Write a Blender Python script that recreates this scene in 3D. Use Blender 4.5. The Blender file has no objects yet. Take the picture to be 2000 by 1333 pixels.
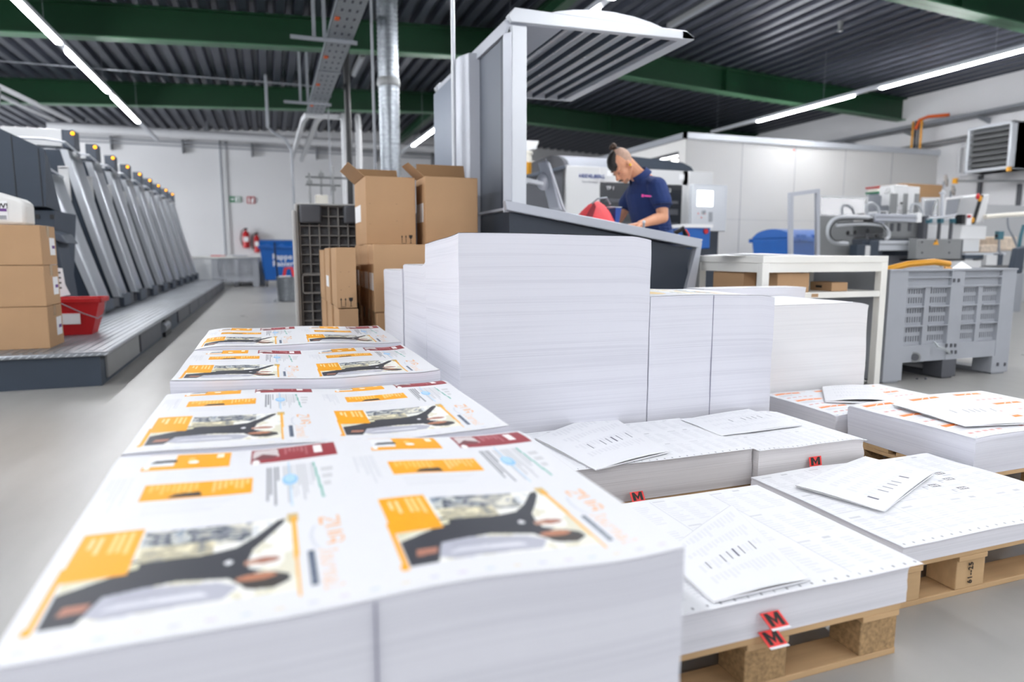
import bpy, bmesh, math, random
import numpy as np
from mathutils import Vector, Matrix
random.seed(7)
R = math.radians
scn = bpy.context.scene
col = scn.collection

# ------------------------------------------------------------------ camera, world, exposure
CAM_H = 0.85
cam_d = bpy.data.cameras.new('camera'); cam = bpy.data.objects.new('camera', cam_d); col.objects.link(cam)
cam_d.sensor_width = 36.0; cam_d.sensor_fit = 'HORIZONTAL'
cam_d.lens = 1300.0 / 2000.0 * 36.0
cam_d.clip_start = 0.05; cam_d.clip_end = 120
cam.location = (0, 0, CAM_H)
cam.rotation_euler = (R(90 - 7.537), 0, R(-19.912))
cam_d.dof.use_dof = True
cam_d.dof.focus_distance = 2.15
cam_d.dof.aperture_fstop = 2.0
cam_d.dof.aperture_blades = 9
scn.camera = cam
w = bpy.data.worlds.new('hall_ambient'); scn.world = w; w.use_nodes = True
bg = w.node_tree.nodes['Background']; bg.inputs[0].default_value = (0.93, 0.95, 1.0, 1); bg.inputs[1].default_value = 0.62
scn.view_settings.view_transform = 'Standard'
scn.view_settings.look = 'None'
scn.view_settings.exposure = 0.74
scn.view_settings.gamma = 1.0
scn.view_settings.use_curve_mapping = False
LAMP = 72.0        # luminance of the tube diffusers
fill_l = bpy.data.lights.new('window_daylight', 'AREA'); fill_l.shape = 'RECTANGLE'; fill_l.size = 9.0; fill_l.size_y = 2.4; fill_l.energy = 1200; fill_l.color = (.93, .96, 1.0)  # area light added out of view to brighten the back wall
fill_o = bpy.data.objects.new('window_daylight', fill_l); col.objects.link(fill_o); fill_o.location = (-12.85, 17.5, 2.3); fill_o.rotation_euler = (0, R(-90), 0)
scn.cycles.max_bounces = 8
scn.cycles.diffuse_bounces = 4

# ------------------------------------------------------------------ materials
def srgb(c):
    if isinstance(c, str):
        c = [int(c[i:i+2], 16) / 255 for i in (0, 2, 4)]
    return tuple(v / 12.92 if v <= .04045 else ((v + .055) / 1.055) ** 2.4 for v in c)
MATS = {}
def mat(name, c, rough=.5, metal=0., emit=None, es=0., bump=0., bscale=60., var=0., vscale=4., aniso=None, spec=.5, trans=0., coat=0., alpha=1.):
    if name in MATS: return MATS[name]
    m = bpy.data.materials.new(name); m.use_nodes = True
    nt = m.node_tree; b = nt.nodes['Principled BSDF']
    cl = (*srgb(c), 1)
    b.inputs['Base Color'].default_value = cl
    b.inputs['Roughness'].default_value = rough; b.inputs['Metallic'].default_value = metal
    b.inputs['Specular IOR Level'].default_value = spec
    b.inputs['Transmission Weight'].default_value = trans
    b.inputs['Coat Weight'].default_value = coat
    b.inputs['Alpha'].default_value = alpha
    if emit is not None:
        b.inputs['Emission Color'].default_value = (*srgb(emit), 1); b.inputs['Emission Strength'].default_value = es
    tc = nt.nodes.new('ShaderNodeTexCoord')
    if var > 0:
        n = nt.nodes.new('ShaderNodeTexNoise'); n.inputs['Scale'].default_value = vscale; n.inputs['Detail'].default_value = 6
        if aniso:
            mp = nt.nodes.new('ShaderNodeMapping'); mp.inputs['Scale'].default_value = aniso
            nt.links.new(tc.outputs['Object'], mp.inputs[0]); nt.links.new(mp.outputs[0], n.inputs['Vector'])
        else: nt.links.new(tc.outputs['Object'], n.inputs['Vector'])
        r = nt.nodes.new('ShaderNodeMapRange'); r.inputs['From Min'].default_value = .3; r.inputs['From Max'].default_value = .7
        r.inputs['To Min'].default_value = 1 - var; r.inputs['To Max'].default_value = 1 + var * .6
        nt.links.new(n.outputs['Fac'], r.inputs['Value'])
        mx = nt.nodes.new('ShaderNodeVectorMath'); mx.operation = 'SCALE'; mx.inputs[0].default_value = cl[:3]
        nt.links.new(r.outputs[0], mx.inputs['Scale']); nt.links.new(mx.outputs[0], b.inputs['Base Color'])
    if bump > 0:
        n2 = nt.nodes.new('ShaderNodeTexNoise'); n2.inputs['Scale'].default_value = bscale; n2.inputs['Detail'].default_value = 3
        nt.links.new(tc.outputs['Object'], n2.inputs['Vector'])
        bp = nt.nodes.new('ShaderNodeBump'); bp.inputs['Strength'].default_value = bump; bp.inputs['Distance'].default_value = .01
        nt.links.new(n2.outputs['Fac'], bp.inputs['Height']); nt.links.new(bp.outputs[0], b.inputs['Normal'])
    MATS[name] = m
    return m

M_ = dict(
 white_metal=mat('white_metal', 'd9dadb', .45, bump=.02), white_gloss=mat('white_gloss', 'e6e7e8', .25),
 dark_machine=mat('dark_machine', '4a525e', .5, var=.06, bump=.05, bscale=300), darker=mat('darker_machine', '2c3440', .5, var=.08),
 navy_machine=mat('navy_machine', '35404e', .55, var=.08, bump=.04, bscale=300),
 black=mat('black_plastic', '17181c', .45), silver=mat('silver_paint', 'b6bac3', .38, .25, bump=.015),
 light_silver=mat('light_silver', 'd0d4da', .35, .2), galv=mat('galvanised', '9aa0a6', .35, .85, var=.18, vscale=30),
 steel=mat('brushed_steel', 'aeb4bb', .3, .8, var=.08, vscale=20, aniso=(1, 30, 1)),
 green=mat('green_steel', '0b3a20', .42, var=.1), flange=mat('flange_paint', '4f7a5c', .4, var=.12), orange=mat('orange_plastic', 'e8641e', .5),  # flange: beam green made paler, lamp light from below put into the colour
 red=mat('red_plastic', 'c01820', .4), redcard=mat('red_card', 'f0433f', .6), blue=mat('blue_plastic', '1560b4', .42, var=.05),
 blue_dark=mat('blue_dark', '1b3f8c', .5), card=mat('cardboard', 'b99570', .8, var=.07, vscale=3, bump=.04, bscale=150),
 card_in=mat('cardboard_inside', 'a3805c', .85), tape=mat('packing_tape', 'b39a78', .25),
 label=mat('label_paper', 'f0f1f3', .6), ink=mat('ink', '2b2624', .7), paper=mat('paper_white', 'f2f3f5', .55),
 crate=mat('grey_crate_plastic', 'a4a8af', .55, var=.07), crate_dark=mat('dark_grey_plastic', '54565c', .6, var=.1),
 pallet_grey=mat('pallet_plastic', '8a8784', .7, var=.2, vscale=8), pale_plastic=mat('pale_plastic', 'e2e2e0', .4),
 yellow=mat('yellow_lamp', 'f0a818', .4), table=mat('table_white', 'f1f0ea', .5, var=.03), skin=mat('skin', 'd89c7a', .5, var=.06, vscale=25),
 rubber=mat('rubber', '2a2a2d', .7), hose=mat('corrugated_hose', 'bfc3c8', .4), grey_plate=mat('grey_plate', '8d8f90', .45, .3, var=.05),
 conduit=mat('grey_conduit', '9599a0', .5), white_pipe=mat('white_pipe', 'd4d5d8', .5), warmwhite=mat('warm_white', 'eeeade', .5),
 gold=mat('gold_sleeve', 'd89a2c', .35, .3), teal=mat('teal_clamp', '3a6a78', .5), purple=mat('purple_ink', '6a3f86', .6),
)

# ------------------------------------------------------------------ mesh builder
class MB:
    def __init__(s): s.v = []; s.f = []; s.m = []; s.M = Matrix.Identity(4); s.cur = 0
    def at(s, M): s.M = M; return s
    def mi(s, i): s.cur = i; return s
    def add(s, vs, fs):
        o = len(s.v); s.v += [tuple(s.M @ Vector(v)) for v in vs]
        s.f += [tuple(i + o for i in f) for f in fs]; s.m += [s.cur] * len(fs); return s
    def box(s, a, b):
        (x0, y0, z0), (x1, y1, z1) = [min(p, q) for p, q in zip(a, b)], [max(p, q) for p, q in zip(a, b)]
        return s.add([(x0,y0,z0),(x1,y0,z0),(x1,y1,z0),(x0,y1,z0),(x0,y0,z1),(x1,y0,z1),(x1,y1,z1),(x0,y1,z1)],
                     [(0,3,2,1),(4,5,6,7),(0,1,5,4),(1,2,6,5),(2,3,7,6),(3,0,4,7)])
    def prism(s, pts, axis, a, b):
        """polygon pts (2D) extruded along axis 'x','y' or 'z' from a to b"""
        def P(u, v, t): return {'x': (t, u, v), 'y': (u, t, v), 'z': (u, v, t)}[axis]
        n = len(pts)
        ar = sum(pts[i][0] * pts[(i+1) % n][1] - pts[(i+1) % n][0] * pts[i][1] for i in range(n))
        pts = list(pts)
        flip = (ar < 0) ^ (axis == 'y')
        if flip: pts = pts[::-1]
        if b < a: a, b = b, a
        vs = [P(u, v, a) for u, v in pts] + [P(u, v, b) for u, v in pts]
        fs = [tuple(range(n))[::-1], tuple(range(n, 2*n))] + [(i, (i+1) % n, n + (i+1) % n, n + i) for i in range(n)]
        return s.add(vs, fs)
    def cyl(s, p0, p1, r0, r1=None, n=16, caps=True):
        r1 = r0 if r1 is None else r1
        p0, p1 = Vector(p0), Vector(p1); d = (p1 - p0).normalized()
        u = d.orthogonal().normalized(); w_ = d.cross(u)
        vs = []
        for p, r in ((p0, r0), (p1, r1)):
            for i in range(n):
                a = 2 * math.pi * i / n; vs.append(tuple(p + u * math.cos(a) * r + w_ * math.sin(a) * r))
        fs = [(i, (i+1) % n, n + (i+1) % n, n + i) for i in range(n)]
        if caps: fs += [tuple(range(n))[::-1], tuple(range(n, 2*n))]
        return s.add(vs, fs)
    def tube(s, pts, r, n=8):
        pts = [Vector(p) for p in pts]; vs = []; fs = []
        u = None
        for k, p in enumerate(pts):
            d = (pts[min(k+1, len(pts)-1)] - pts[max(k-1, 0)]).normalized()
            u = d.orthogonal().normalized() if u is None else (u - d * u.dot(d)).normalized()
            w_ = d.cross(u); rr = r[k] if isinstance(r, (list, tuple)) else r
            for i in range(n):
                a = 2 * math.pi * i / n; vs.append(tuple(p + u * math.cos(a) * rr + w_ * math.sin(a) * rr))
        for k in range(len(pts) - 1):
            for i in range(n):
                fs.append((k*n+i, k*n+(i+1) % n, (k+1)*n+(i+1) % n, (k+1)*n+i))
        fs += [tuple(range(n))[::-1], tuple(range((len(pts)-1)*n, len(pts)*n))]
        return s.add(vs, fs)
    def lathe(s, prof, c=(0,0,0), n=20):
        vs = []; fs = []
        for r, z in prof:
            for i in range(n):
                a = 2*math.pi*i/n; vs.append((c[0] + r*math.cos(a), c[1] + r*math.sin(a), c[2] + z))
        for k in range(len(prof)-1):
            for i in range(n): fs.append((k*n+i, k*n+(i+1) % n, (k+1)*n+(i+1) % n, (k+1)*n+i))
        fs += [tuple(range(n))[::-1], tuple(range((len(prof)-1)*n, len(prof)*n))]
        return s.add(vs, fs)
    def quad(s, a, b, c, d): return s.add([a, b, c, d], [(0, 1, 2, 3)])
    def slab(s, a, b, c, d, t):
        """thin plate through four corners, thickened by vector t"""
        t = Vector(t); top = [Vector(p) for p in (a, b, c, d)]; lo = [p + t for p in top]
        return s.add([tuple(p) for p in top + lo], [(0,1,2,3), (7,6,5,4), (0,4,5,1), (1,5,6,2), (2,6,7,3), (3,7,4,0)])
    def ell(s, c, r, n=14, m=10):
        vs = []; fs = []
        for j in range(1, m):
            t = math.pi * j / m
            for i in range(n):
                a = 2*math.pi*i/n; vs.append((c[0]+r[0]*math.sin(t)*math.cos(a), c[1]+r[1]*math.sin(t)*math.sin(a), c[2]+r[2]*math.cos(t)))
        for j in range(m-2):
            for i in range(n): fs.append((j*n+i, (j+1)*n+i, (j+1)*n+(i+1) % n, j*n+(i+1) % n))
        vs += [(c[0], c[1], c[2]+r[2]), (c[0], c[1], c[2]-r[2])]; T = len(vs)-2; B = len(vs)-1
        for i in range(n): fs.append((T, i, (i+1) % n)); fs.append((B, (m-2)*n+(i+1) % n, (m-2)*n+i))
        return s.add(vs, fs)
    def text(s, txt, o, xd, yd, size, depth=0.0008, bold=False):
        """writing: o = lower start corner, xd = reading direction, yd = up of the letters"""
        cu = bpy.data.curves.new('t', 'FONT'); cu.body = txt; cu.size = size; cu.extrude = depth; cu.resolution_u = 2
        if bold: cu.offset = size * .018
        ob = bpy.data.objects.new('t', cu); col.objects.link(ob)
        dg = bpy.context.evaluated_depsgraph_get(); me = bpy.data.meshes.new_from_object(ob.evaluated_get(dg))
        xd = Vector(xd).normalized(); yd = Vector(yd).normalized(); zd = xd.cross(yd)
        T = Matrix((xd, yd, zd)).transposed().to_4x4(); T.translation = Vector(o)
        s.add([tuple(T @ v.co) for v in me.vertices], [tuple(p.vertices) for p in me.polygons])
        bpy.data.objects.remove(ob); bpy.data.meshes.remove(me); bpy.data.curves.remove(cu)
        return s
    def build(s, name, mats, parent=None, bevel=0., smooth=True, kind=None):
        org = Vector(parent['_o']) if parent is not None and '_o' in parent else Vector((0, 0, 0))
        me = bpy.data.meshes.new(name)
        me.from_pydata([tuple(Vector(v) - org) for v in s.v], [], s.f)
        for m in (mats if isinstance(mats, (list, tuple)) else [mats]): me.materials.append(M_[m] if isinstance(m, str) else m)
        me.polygons.foreach_set('material_index', s.m)
        if smooth:
            me.polygons.foreach_set('use_smooth', [True] * len(s.f)); me.set_sharp_from_angle(angle=R(35))
        me.update()
        o = bpy.data.objects.new(name, me); col.objects.link(o)
        if parent is not None:
            o.parent = parent; o['_o'] = tuple(org)
        if bevel > 0:
            b = o.modifiers.new('edge', 'BEVEL'); b.width = bevel; b.segments = 2; b.limit_method = 'ANGLE'; b.angle_limit = R(40)
        if kind: o['kind'] = kind
        return o
def thing(name, loc, label, cat, group=None, rz=0.):
    o = bpy.data.objects.new(name, None); col.objects.link(o); o.empty_display_size = .1
    o.location = loc; o['_o'] = tuple(loc); o['label'] = label; o['category'] = cat
    if group: o['group'] = group
    if rz: o.rotation_euler = (0, 0, rz)
    return o
def tag(o, label, cat, group=None):
    o['label'] = label; o['category'] = cat
    if group: o['group'] = group
    return o
def struct(o): o['kind'] = 'structure'; return o
def copy_tree(o, parent=None):
    c = o.copy(); col.objects.link(c)
    if parent is not None: c.parent = parent
    for ch in list(o.children): copy_tree(ch, c)
    return c
def place(proto, loc, label, group=None, rz=None, used=set()):
    if proto.name in used: o = copy_tree(proto)
    else: used.add(proto.name); o = proto
    o.location = loc; o['label'] = label
    if group: o['group'] = group
    if rz is not None: o.rotation_euler = (0, 0, rz)
    return o
B = lambda a, b: MB().box(a, b)

# ------------------------------------------------------------------ hall
XL, XR, YF, YB = -13.0, 14.0, -7.0, 23.0
RX, RZ, SL = 4.3, 4.35, 0.047      # ridge: where, lower flange height, fall per metre
zf = lambda x: RZ - SL * abs(x - RX)
def floor_mat():
    m = bpy.data.materials.new('polished_concrete'); m.use_nodes = True; nt = m.node_tree; b = nt.nodes['Principled BSDF']
    tc = nt.nodes.new('ShaderNodeTexCoord'); n1 = nt.nodes.new('ShaderNodeTexNoise'); n1.inputs['Scale'].default_value = .9; n1.inputs['Detail'].default_value = 4; n1.inputs['Roughness'].default_value = .55
    n2 = nt.nodes.new('ShaderNodeTexNoise'); n2.inputs['Scale'].default_value = 9; n2.inputs['Detail'].default_value = 5
    mp = nt.nodes.new('ShaderNodeMapping'); mp.inputs['Scale'].default_value = (1, .25, 1)
    nt.links.new(tc.outputs['Object'], n1.inputs['Vector']); nt.links.new(tc.outputs['Object'], mp.inputs[0]); nt.links.new(mp.outputs[0], n2.inputs['Vector'])
    cr = nt.nodes.new('ShaderNodeValToRGB'); cr.color_ramp.elements[0].position = .2; cr.color_ramp.elements[0].color = (*srgb('8f8e8b'), 1)
    cr.color_ramp.elements[1].position = .72; cr.color_ramp.elements[1].color = (*srgb('aaa9a6'), 1)
    ad = nt.nodes.new('ShaderNodeMath'); ad.operation = 'MULTIPLY_ADD'; ad.inputs[1].default_value = .35
    nt.links.new(n2.outputs['Fac'], ad.inputs[0])
    ml = nt.nodes.new('ShaderNodeMath'); ml.operation = 'MULTIPLY'; ml.inputs[1].default_value = .66
    nt.links.new(n1.outputs['Fac'], ml.inputs[0]); nt.links.new(ml.outputs[0], ad.inputs[2])
    nt.links.new(ad.outputs[0], cr.inputs[0]); nt.links.new(cr.outputs[0], b.inputs['Base Color'])
    rr = nt.nodes.new('ShaderNodeMapRange'); rr.inputs['To Min'].default_value = .24; rr.inputs['To Max'].default_value = .36
    nt.links.new(n1.outputs['Fac'], rr.inputs['Value']); nt.links.new(rr.outputs[0], b.inputs['Roughness'])
    bp = nt.nodes.new('ShaderNodeBump'); bp.inputs['Strength'].default_value = .06; nt.links.new(n2.outputs['Fac'], bp.inputs['Height']); nt.links.new(bp.outputs[0], b.inputs['Normal'])
    return m
M_['floor'] = floor_mat()
def wall_mat(name, c, step):
    m = bpy.data.materials.new(name); m.use_nodes = True; nt = m.node_tree; b = nt.nodes['Principled BSDF']; b.inputs['Roughness'].default_value = .6
    tc = nt.nodes.new('ShaderNodeTexCoord'); n = nt.nodes.new('ShaderNodeTexNoise'); n.inputs['Scale'].default_value = 1.2; n.inputs['Detail'].default_value = 5
    nt.links.new(tc.outputs['Object'], n.inputs['Vector'])
    cr = nt.nodes.new('ShaderNodeValToRGB'); c0 = srgb(c)
    cr.color_ramp.elements[0].color = (*[v * .93 for v in c0], 1); cr.color_ramp.elements[1].color = (*c0, 1)
    nt.links.new(n.outputs['Fac'], cr.inputs[0]); nt.links.new(cr.outputs[0], b.inputs['Base Color'])
    return m
M_['wall'] = wall_mat('wall_paint', 'e6e6e8', 1.0)
M_['office'] = wall_mat('office_panel', 'dedddb', 1.0)
M_['deck'] = mat('roof_deck', '454955', .4, .5, var=.12, vscale=2)
struct(B((XL, YF, -.3), (XR, YB, 0)).build('floor', 'floor'))
struct(B((XL - .3, YB, -.3), (XR + .3, YB + .3, 5.2)).build('wall_back', 'wall'))
struct(B((XR, YF, -.3), (XR + .3, YB, 5.2)).build('wall_right', 'wall'))
struct(B((XL - .3, YF, -.3), (XL, YB, 5.2)).build('wall_left', 'wall'))
wf = MB().box((XL, 13, 1.05), (XL+.08, 22, 1.15)).box((XL, 13, 3.45), (XL+.08, 22, 3.55))  # unseen window added to go with the extra light on the back wall
for yy in (13, 15.25, 17.5, 19.75, 21.9): wf.box((XL, yy, 1.05), (XL+.08, yy+.1, 3.55))
wf = struct(wf.build('window_9', 'conduit'))
B((XL+.01, 13.1, 1.15), (XL+.02, 21.9, 3.45)).build('pane', mat('bright_pane', 'ffffff', .2, emit='eef4ff', es=3.), wf)  # glowing pane of the added window
mb = MB(); xs = []; x = XL; p = .28
prof = []
while x < XR:
    for dx, dz in ((0, .1), (.08, .1), (.12, 0), (.24, 0), (.28, .1)):
        xx = x + dx; prof.append((xx, zf(xx) + .5 + dz))
    x += p
vs = []; fs = []
for xx, zz in prof: vs += [(xx, YF, zz), (xx, YB, zz)]
for i in range(len(prof) - 1): fs.append((2*i, 2*i+1, 2*i+3, 2*i+2))
mb.add(vs, fs)
n = len(vs); mb.quad((XL, YF, 5.3), (XR, YF, 5.3), (XR, YB, 5.3), (XL, YB, 5.3))
struct(mb.build('ceiling', 'deck', smooth=False))
# roof frames
for k, yy in enumerate((2.0, 7.0, 12.0, 17.0)):
    nm = ['over the stacks beside the camera', 'first one over the console hood', 'second one, passing behind the round duct', 'last one before the back wall'][k]
    t = thing('roof_beam', (RX, yy, zf(RX)), 'dark green steel roof beam with pale lower flange, ' + nm, 'beam')
    w1 = MB(); f1 = MB(); f2 = MB(); st = MB()
    for a, b in ((XL, RX), (RX, XR)):
        za, zb = zf(a), zf(b)
        w1.add([(a, yy-.01, za), (b, yy-.01, zb), (b, yy-.01, zb+.5), (a, yy-.01, za+.5), (a, yy+.01, za), (b, yy+.01, zb), (b, yy+.01, zb+.5), (a, yy+.01, za+.5)],
               [(0,1,2,3), (7,6,5,4), (0,4,5,1), (3,2,6,7)])
        for F, z0 in ((f1, 0), (f2, .47)):
            F.add([(a, yy-.12, za+z0), (b, yy-.12, zb+z0), (b, yy+.12, zb+z0), (a, yy+.12, za+z0), (a, yy-.12, za+z0+.022), (b, yy-.12, zb+z0+.022), (b, yy+.12, zb+z0+.022), (a, yy+.12, za+z0+.022)],
                  [(0,3,2,1), (4,5,6,7), (0,1,5,4), (2,3,7,6), (0,4,7,3), (1,2,6,5)])
    for xx in (-8, RX, 9.0): st.box((xx-.008, yy-.11, zf(xx)+.02), (xx+.008, yy+.11, zf(xx)+.48))
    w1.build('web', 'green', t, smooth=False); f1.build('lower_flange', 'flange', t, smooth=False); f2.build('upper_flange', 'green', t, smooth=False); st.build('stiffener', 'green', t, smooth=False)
t = thing('ridge_beam', (RX, 13, 4.55), 'green ridge beam running lengthwise between the roof frames', 'beam')
MB().box((RX-.01, 7, 4.5), (RX+.01, 22.9, 4.72)).build('web', 'green', t); MB().box((RX-.08, 7, 4.49), (RX+.08, 22.9, 4.51)).build('lower_flange', 'green', t)
MB().box((RX-.08, 7, 4.7), (RX+.08, 22.9, 4.72)).build('upper_flange', 'green', t)

# light lines
M_['lamp'] = mat('lamp_diffuser', 'ffffff', .4, emit='fbfcff', es=LAMP)
def light_line(x, label, y0, y1, seg, gap, off=0.):
    z = 3.65; t = thing('light_line', (x, y0, z), label, 'ceiling light', 'suspended light lines')
    MB().box((x-.045, y0, z+.012), (x+.045, y1, z+.075)).build('rail', 'light_silver', t, bevel=.004)
    y = y0 + off
    k = 0
    while y + seg <= y1 + .01:
        B((x-.032, y, z-.012), (x+.032, y+seg, z+.013)).build('diffuser', 'lamp', t)
        y += seg + gap
        k += 1
    y = y0 + .8
    while y < y1:
        MB().cyl((x, y, z+.07), (x, y, zf(x)+.6), .003, n=6).build('hanging_wire', 'conduit', t)
        y += 3.2
light_line(-2.53, 'bright suspended light line above the grey printing press units', -6.5, 19.4, 2.5, .42, .02+.3)
light_line(3.7, 'bright suspended light line passing above the console hood', -6.5, 19.6, 2.4, .32, .2)
light_line(10.0, 'bright suspended light line running towards the white office box', -6.5, 13.7, 2.5, .58, .7)
light_line(-8.9, 'suspended light line beyond the grey printing press', -6.5, 22.6, 2.5, .42, .3)
for (x, y, lb) in ((6.6, 9.6, 'unlit grey tube fitting under the deck above the hood'), (4.9, 14.4, 'unlit slim tube fitting under the deck beyond the hood'), (1.9, 14.6, 'unlit slim tube fitting between duct and ridge')):
    t = thing('tube_fitting', (x, y, zf(x)+.42), lb, 'ceiling light')
    MB().box((x-.05, y-.75, zf(x)+.42), (x+.05, y+.75, zf(x)+.5)).build('housing', 'grey_plate', t, bevel=.01)
    MB().box((x-.03, y-.7, zf(x)+.40), (x+.03, y+.7, zf(x)+.425)).build('cover', 'conduit', t)
for (x, y, lb) in ((7.6, 8.0, 'small grey sensor hanging from the deck nearer the unlit fitting'), (9.0, 9.0, 'small grey sensor hanging from the deck nearer the office')):
    o = MB().cyl((x, y, zf(x)+.38), (x, y, zf(x)+.5), .03, .045).cyl((x, y, zf(x)+.34), (x, y, zf(x)+.38), .05, .03).build('ceiling_sensor', 'grey_plate'); tag(o, lb, 'sensor')

# a point of the place: where the sight line through a photo position meets the vertical plane at depth Y
def at(px, py, Yv, back=0.):
    f = 1300.; p = math.atan(172 / f); ps = math.atan(475 / math.hypot(f, 172))
    F = Vector((math.sin(ps)*math.cos(p), math.cos(ps)*math.cos(p), -math.sin(p))); Rr = Vector((math.cos(ps), -math.sin(ps), 0)); U = Rr.cross(F)
    d = F + Rr*(px-1000)/f - U*(py-666.5)/f
    q = Vector((0, 0, CAM_H)) + d*(Yv/d.y)
    return (q.x, q.y + back, q.z)
def flat(px, py, zv):
    a = Vector(at(px, py, 1.0)) - Vector((0, 0, CAM_H)); k = (zv - CAM_H) / a.z
    return (a.x*k, a.y*k, zv)
# ------------------------------------------------------------------ services under the roof
# perforated cable tray with orange caps
t = thing('cable_tray', (.95, 7.5, 3.42), 'perforated galvanised cable tray with orange caps hanging beside the round duct', 'cable tray')
for k in range(5):
    y0 = 5.6 + k * 1.55
    MB().box((.78, y0, 3.42), (1.08, y0+1.53, 3.425)).box((.78, y0, 3.42), (.784, y0+1.53, 3.5)).box((1.076, y0, 3.42), (1.08, y0+1.53, 3.5)).build('tray_section', 'galv', t)
    m = MB()
    for j in range(5):
        for xx in (.85, .93, 1.01): m.box((xx-.012, y0+.2+j*.27, 3.4185), (xx+.012, y0+.28+j*.27, 3.4205))
    m.build('slot', 'darker', t)
    MB().box((.80, y0+.75, 3.405), (.85, y0+.83, 3.42)).build('end_cap', 'orange', t)
    MB().box((.77, y0-.05, 3.412), (1.09, y0+.05, 3.42)).build('joint_plate', 'galv', t)
for (yy, lb) in ((8.6, 'nearer the console'), (12.2, 'at its middle')):
    t = thing('ladder_hanger', (.6, yy, 3.4), 'perforated steel hanger frame carrying the cable tray, ' + lb, 'bracket')
    MB().box((.60, yy-.02, 3.38), (.64, yy+.02, zf(.6)+.5)).box((.72, yy-.02, 3.38), (.76, yy+.02, zf(.6)+.5)).build('upright', 'conduit', t)
    MB().box((.35, yy-.02, 3.35), (1.12, yy+.02, 3.39)).build('cross_bar', 'conduit', t)
t = thing('pipe_frame', (1.0, 13.4, 3.3), 'pair of white square pipes bending down to the machine', 'pipe')
for xx in (.80, 1.05):
    MB().tube([(xx-.1, 19.4, 3.35), (xx-.05, 14.0, 3.42), (xx, 13.5, 3.42)], .06, 4).build('long_pipe', 'white_pipe', t)
MB().tube([(.8, 13.5, 3.42), (1.5, 13.5, 3.42)], .06, 4).build('cross_pipe', 'white_pipe', t)
for xx in (1.45, 1.72):
    MB().tube([(xx, 13.5, 3.46), (xx, 13.45, 3.42), (xx, 13.4, 3.3), (xx, 13.4, 1.0)], .055, 8).build('down_pipe', 'white_pipe', t)
t = thing('spiral_duct', (1.37, 8.0, 1.6), 'tall round galvanised spiral duct rising to the roof', 'duct')
m = MB(); pr = []; z = 1.3
while z < 4.62:
    pr += [(.116, z), (.116, z+.034), (.1215, z+.037), (.1215, z+.045)]; z += .048
m.lathe(pr, (1.385, 8.0, 0), 32).build('duct_pipe', 'galv', t)
MB().lathe([(.126, 2.75), (.13, 2.76), (.13, 2.83), (.126, 2.84)], (1.385, 8.0, 0), 32).build('coupling', 'grey_plate', t)
MB().tube([(1.2, 7.95, 1.4), (1.2, 7.95, 3.75), (1.14, 7.9, 3.86), (1.0, 7.9, 3.9), (.7, 7.9, 3.9)], .016).build('conduit_bend', 'conduit', t)
t = thing('machine_stand', (1.35, 8.0, 0), 'dark machine base carrying the round duct behind the cartons', 'machine')
B((1.0, 7.6, 0), (1.75, 8.5, 1.3)).build('housing', 'darker', t, bevel=.01)
o = MB().cyl((1.28, 11.2, 0), (1.28, 11.2, zf(1.3)+.5), .05).build('black_post', 'black'); tag(o, 'slim black vertical post beside the round duct', 'post')
o = MB().cyl((1.2, 4.45, 0), (1.2, 4.45, zf(1)+.5), .014).build('steel_rod', 'light_silver'); tag(o, 'thin white vertical rod in front of the console side panels', 'rod')
# valves and gauges behind the cartons
t = thing('valve_cluster', (.72, 9.4, 1.35), 'cluster of pipes, valves and a white gauge box behind the cartons', 'valves')
m = MB().box((.62, 9.4, 1.42), (.78, 9.5, 1.62)).build('gauge_box', 'warmwhite', t, bevel=.01)
m = MB()
for a in ((.55, 9.4, 1.3, .55, 9.4, 1.9), (.7, 9.42, 1.6, .7, 9.42, 1.95), (.85, 9.4, 1.3, .85, 9.4, 2.0), (.5, 9.4, 1.75, .95, 9.4, 1.75), (.5, 9.4, 1.85, 1.1, 9.4, 1.85), (.45, 9.4, 1.4, .9, 9.4, 1.4)):
    m.cyl(a[:3], a[3:], .014, n=8)
m.build('pipework', 'grey_plate', t)
for xx, zz in ((.55, 1.78), (.7, 1.88), (.85, 1.7)): MB().cyl((xx, 9.36, zz), (xx, 9.42, zz), .035).build('valve', 'grey_plate', t)
MB().box((.45, 9.3, 0), (1.0, 9.6, 1.35)).build('housing', 'crate_dark', t, bevel=.01)
# sprinkler and conduit runs
def pipe(name, pts, r, m, label, cat='pipe'):
    o = MB().tube(pts, r, 8).build(name, m); tag(o, label, cat); return o
pipe('sprinkler_pipe', [(-12, 12.9, 3.80), (.6, 12.9, 3.82), (1.08, 12.9, 3.80), (1.13, 12.9, 3.7), (1.13, 12.9, 1.9)], .010, 'conduit', 'thin pipe crossing under the roof and dropping beside the cable tray')
pipe('bent_conduit', [(.1, 15.2, 4.5), (.1, 15.2, 3.45), (.25, 15.2, 3.32), (.42, 15.2, 3.24), (.55, 15.2, 3.0), (.57, 15.2, 0)], .03, 'conduit', 'grey bent conduit dropping behind the upright pallet')
t = thing('heating_pipe', (-4.9, 22.7, 4.4), 'thick white insulated pipe running along the back wall under the roof', 'pipe')
MB().tube([(-5.4, 21.5, 4.22), (-4.0, 21.5, 4.22), (4.6, 21.5, 4.17), (7.3, 21.5, 4.15)], .12, 12).build('pipe_run', 'white_pipe', t)
for xx in (-4.5, -1.5, 1.5, 4.5): MB().tube([(xx, 21.5, 4.2), (xx, 21.5, zf(xx)+.56)], .012, 6).build('pipe_hanger', 'conduit', t)
t = thing('cable_ladder', (-3, 22.8, 4.1), 'thin grey cable ladder along the back wall under the thick pipe', 'cable ladder')
for zz in (4.14, 4.03): MB().box((-9, 22.8, zz), (7.4, 22.84, zz+.03)).build('side_rail', 'conduit', t)
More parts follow.
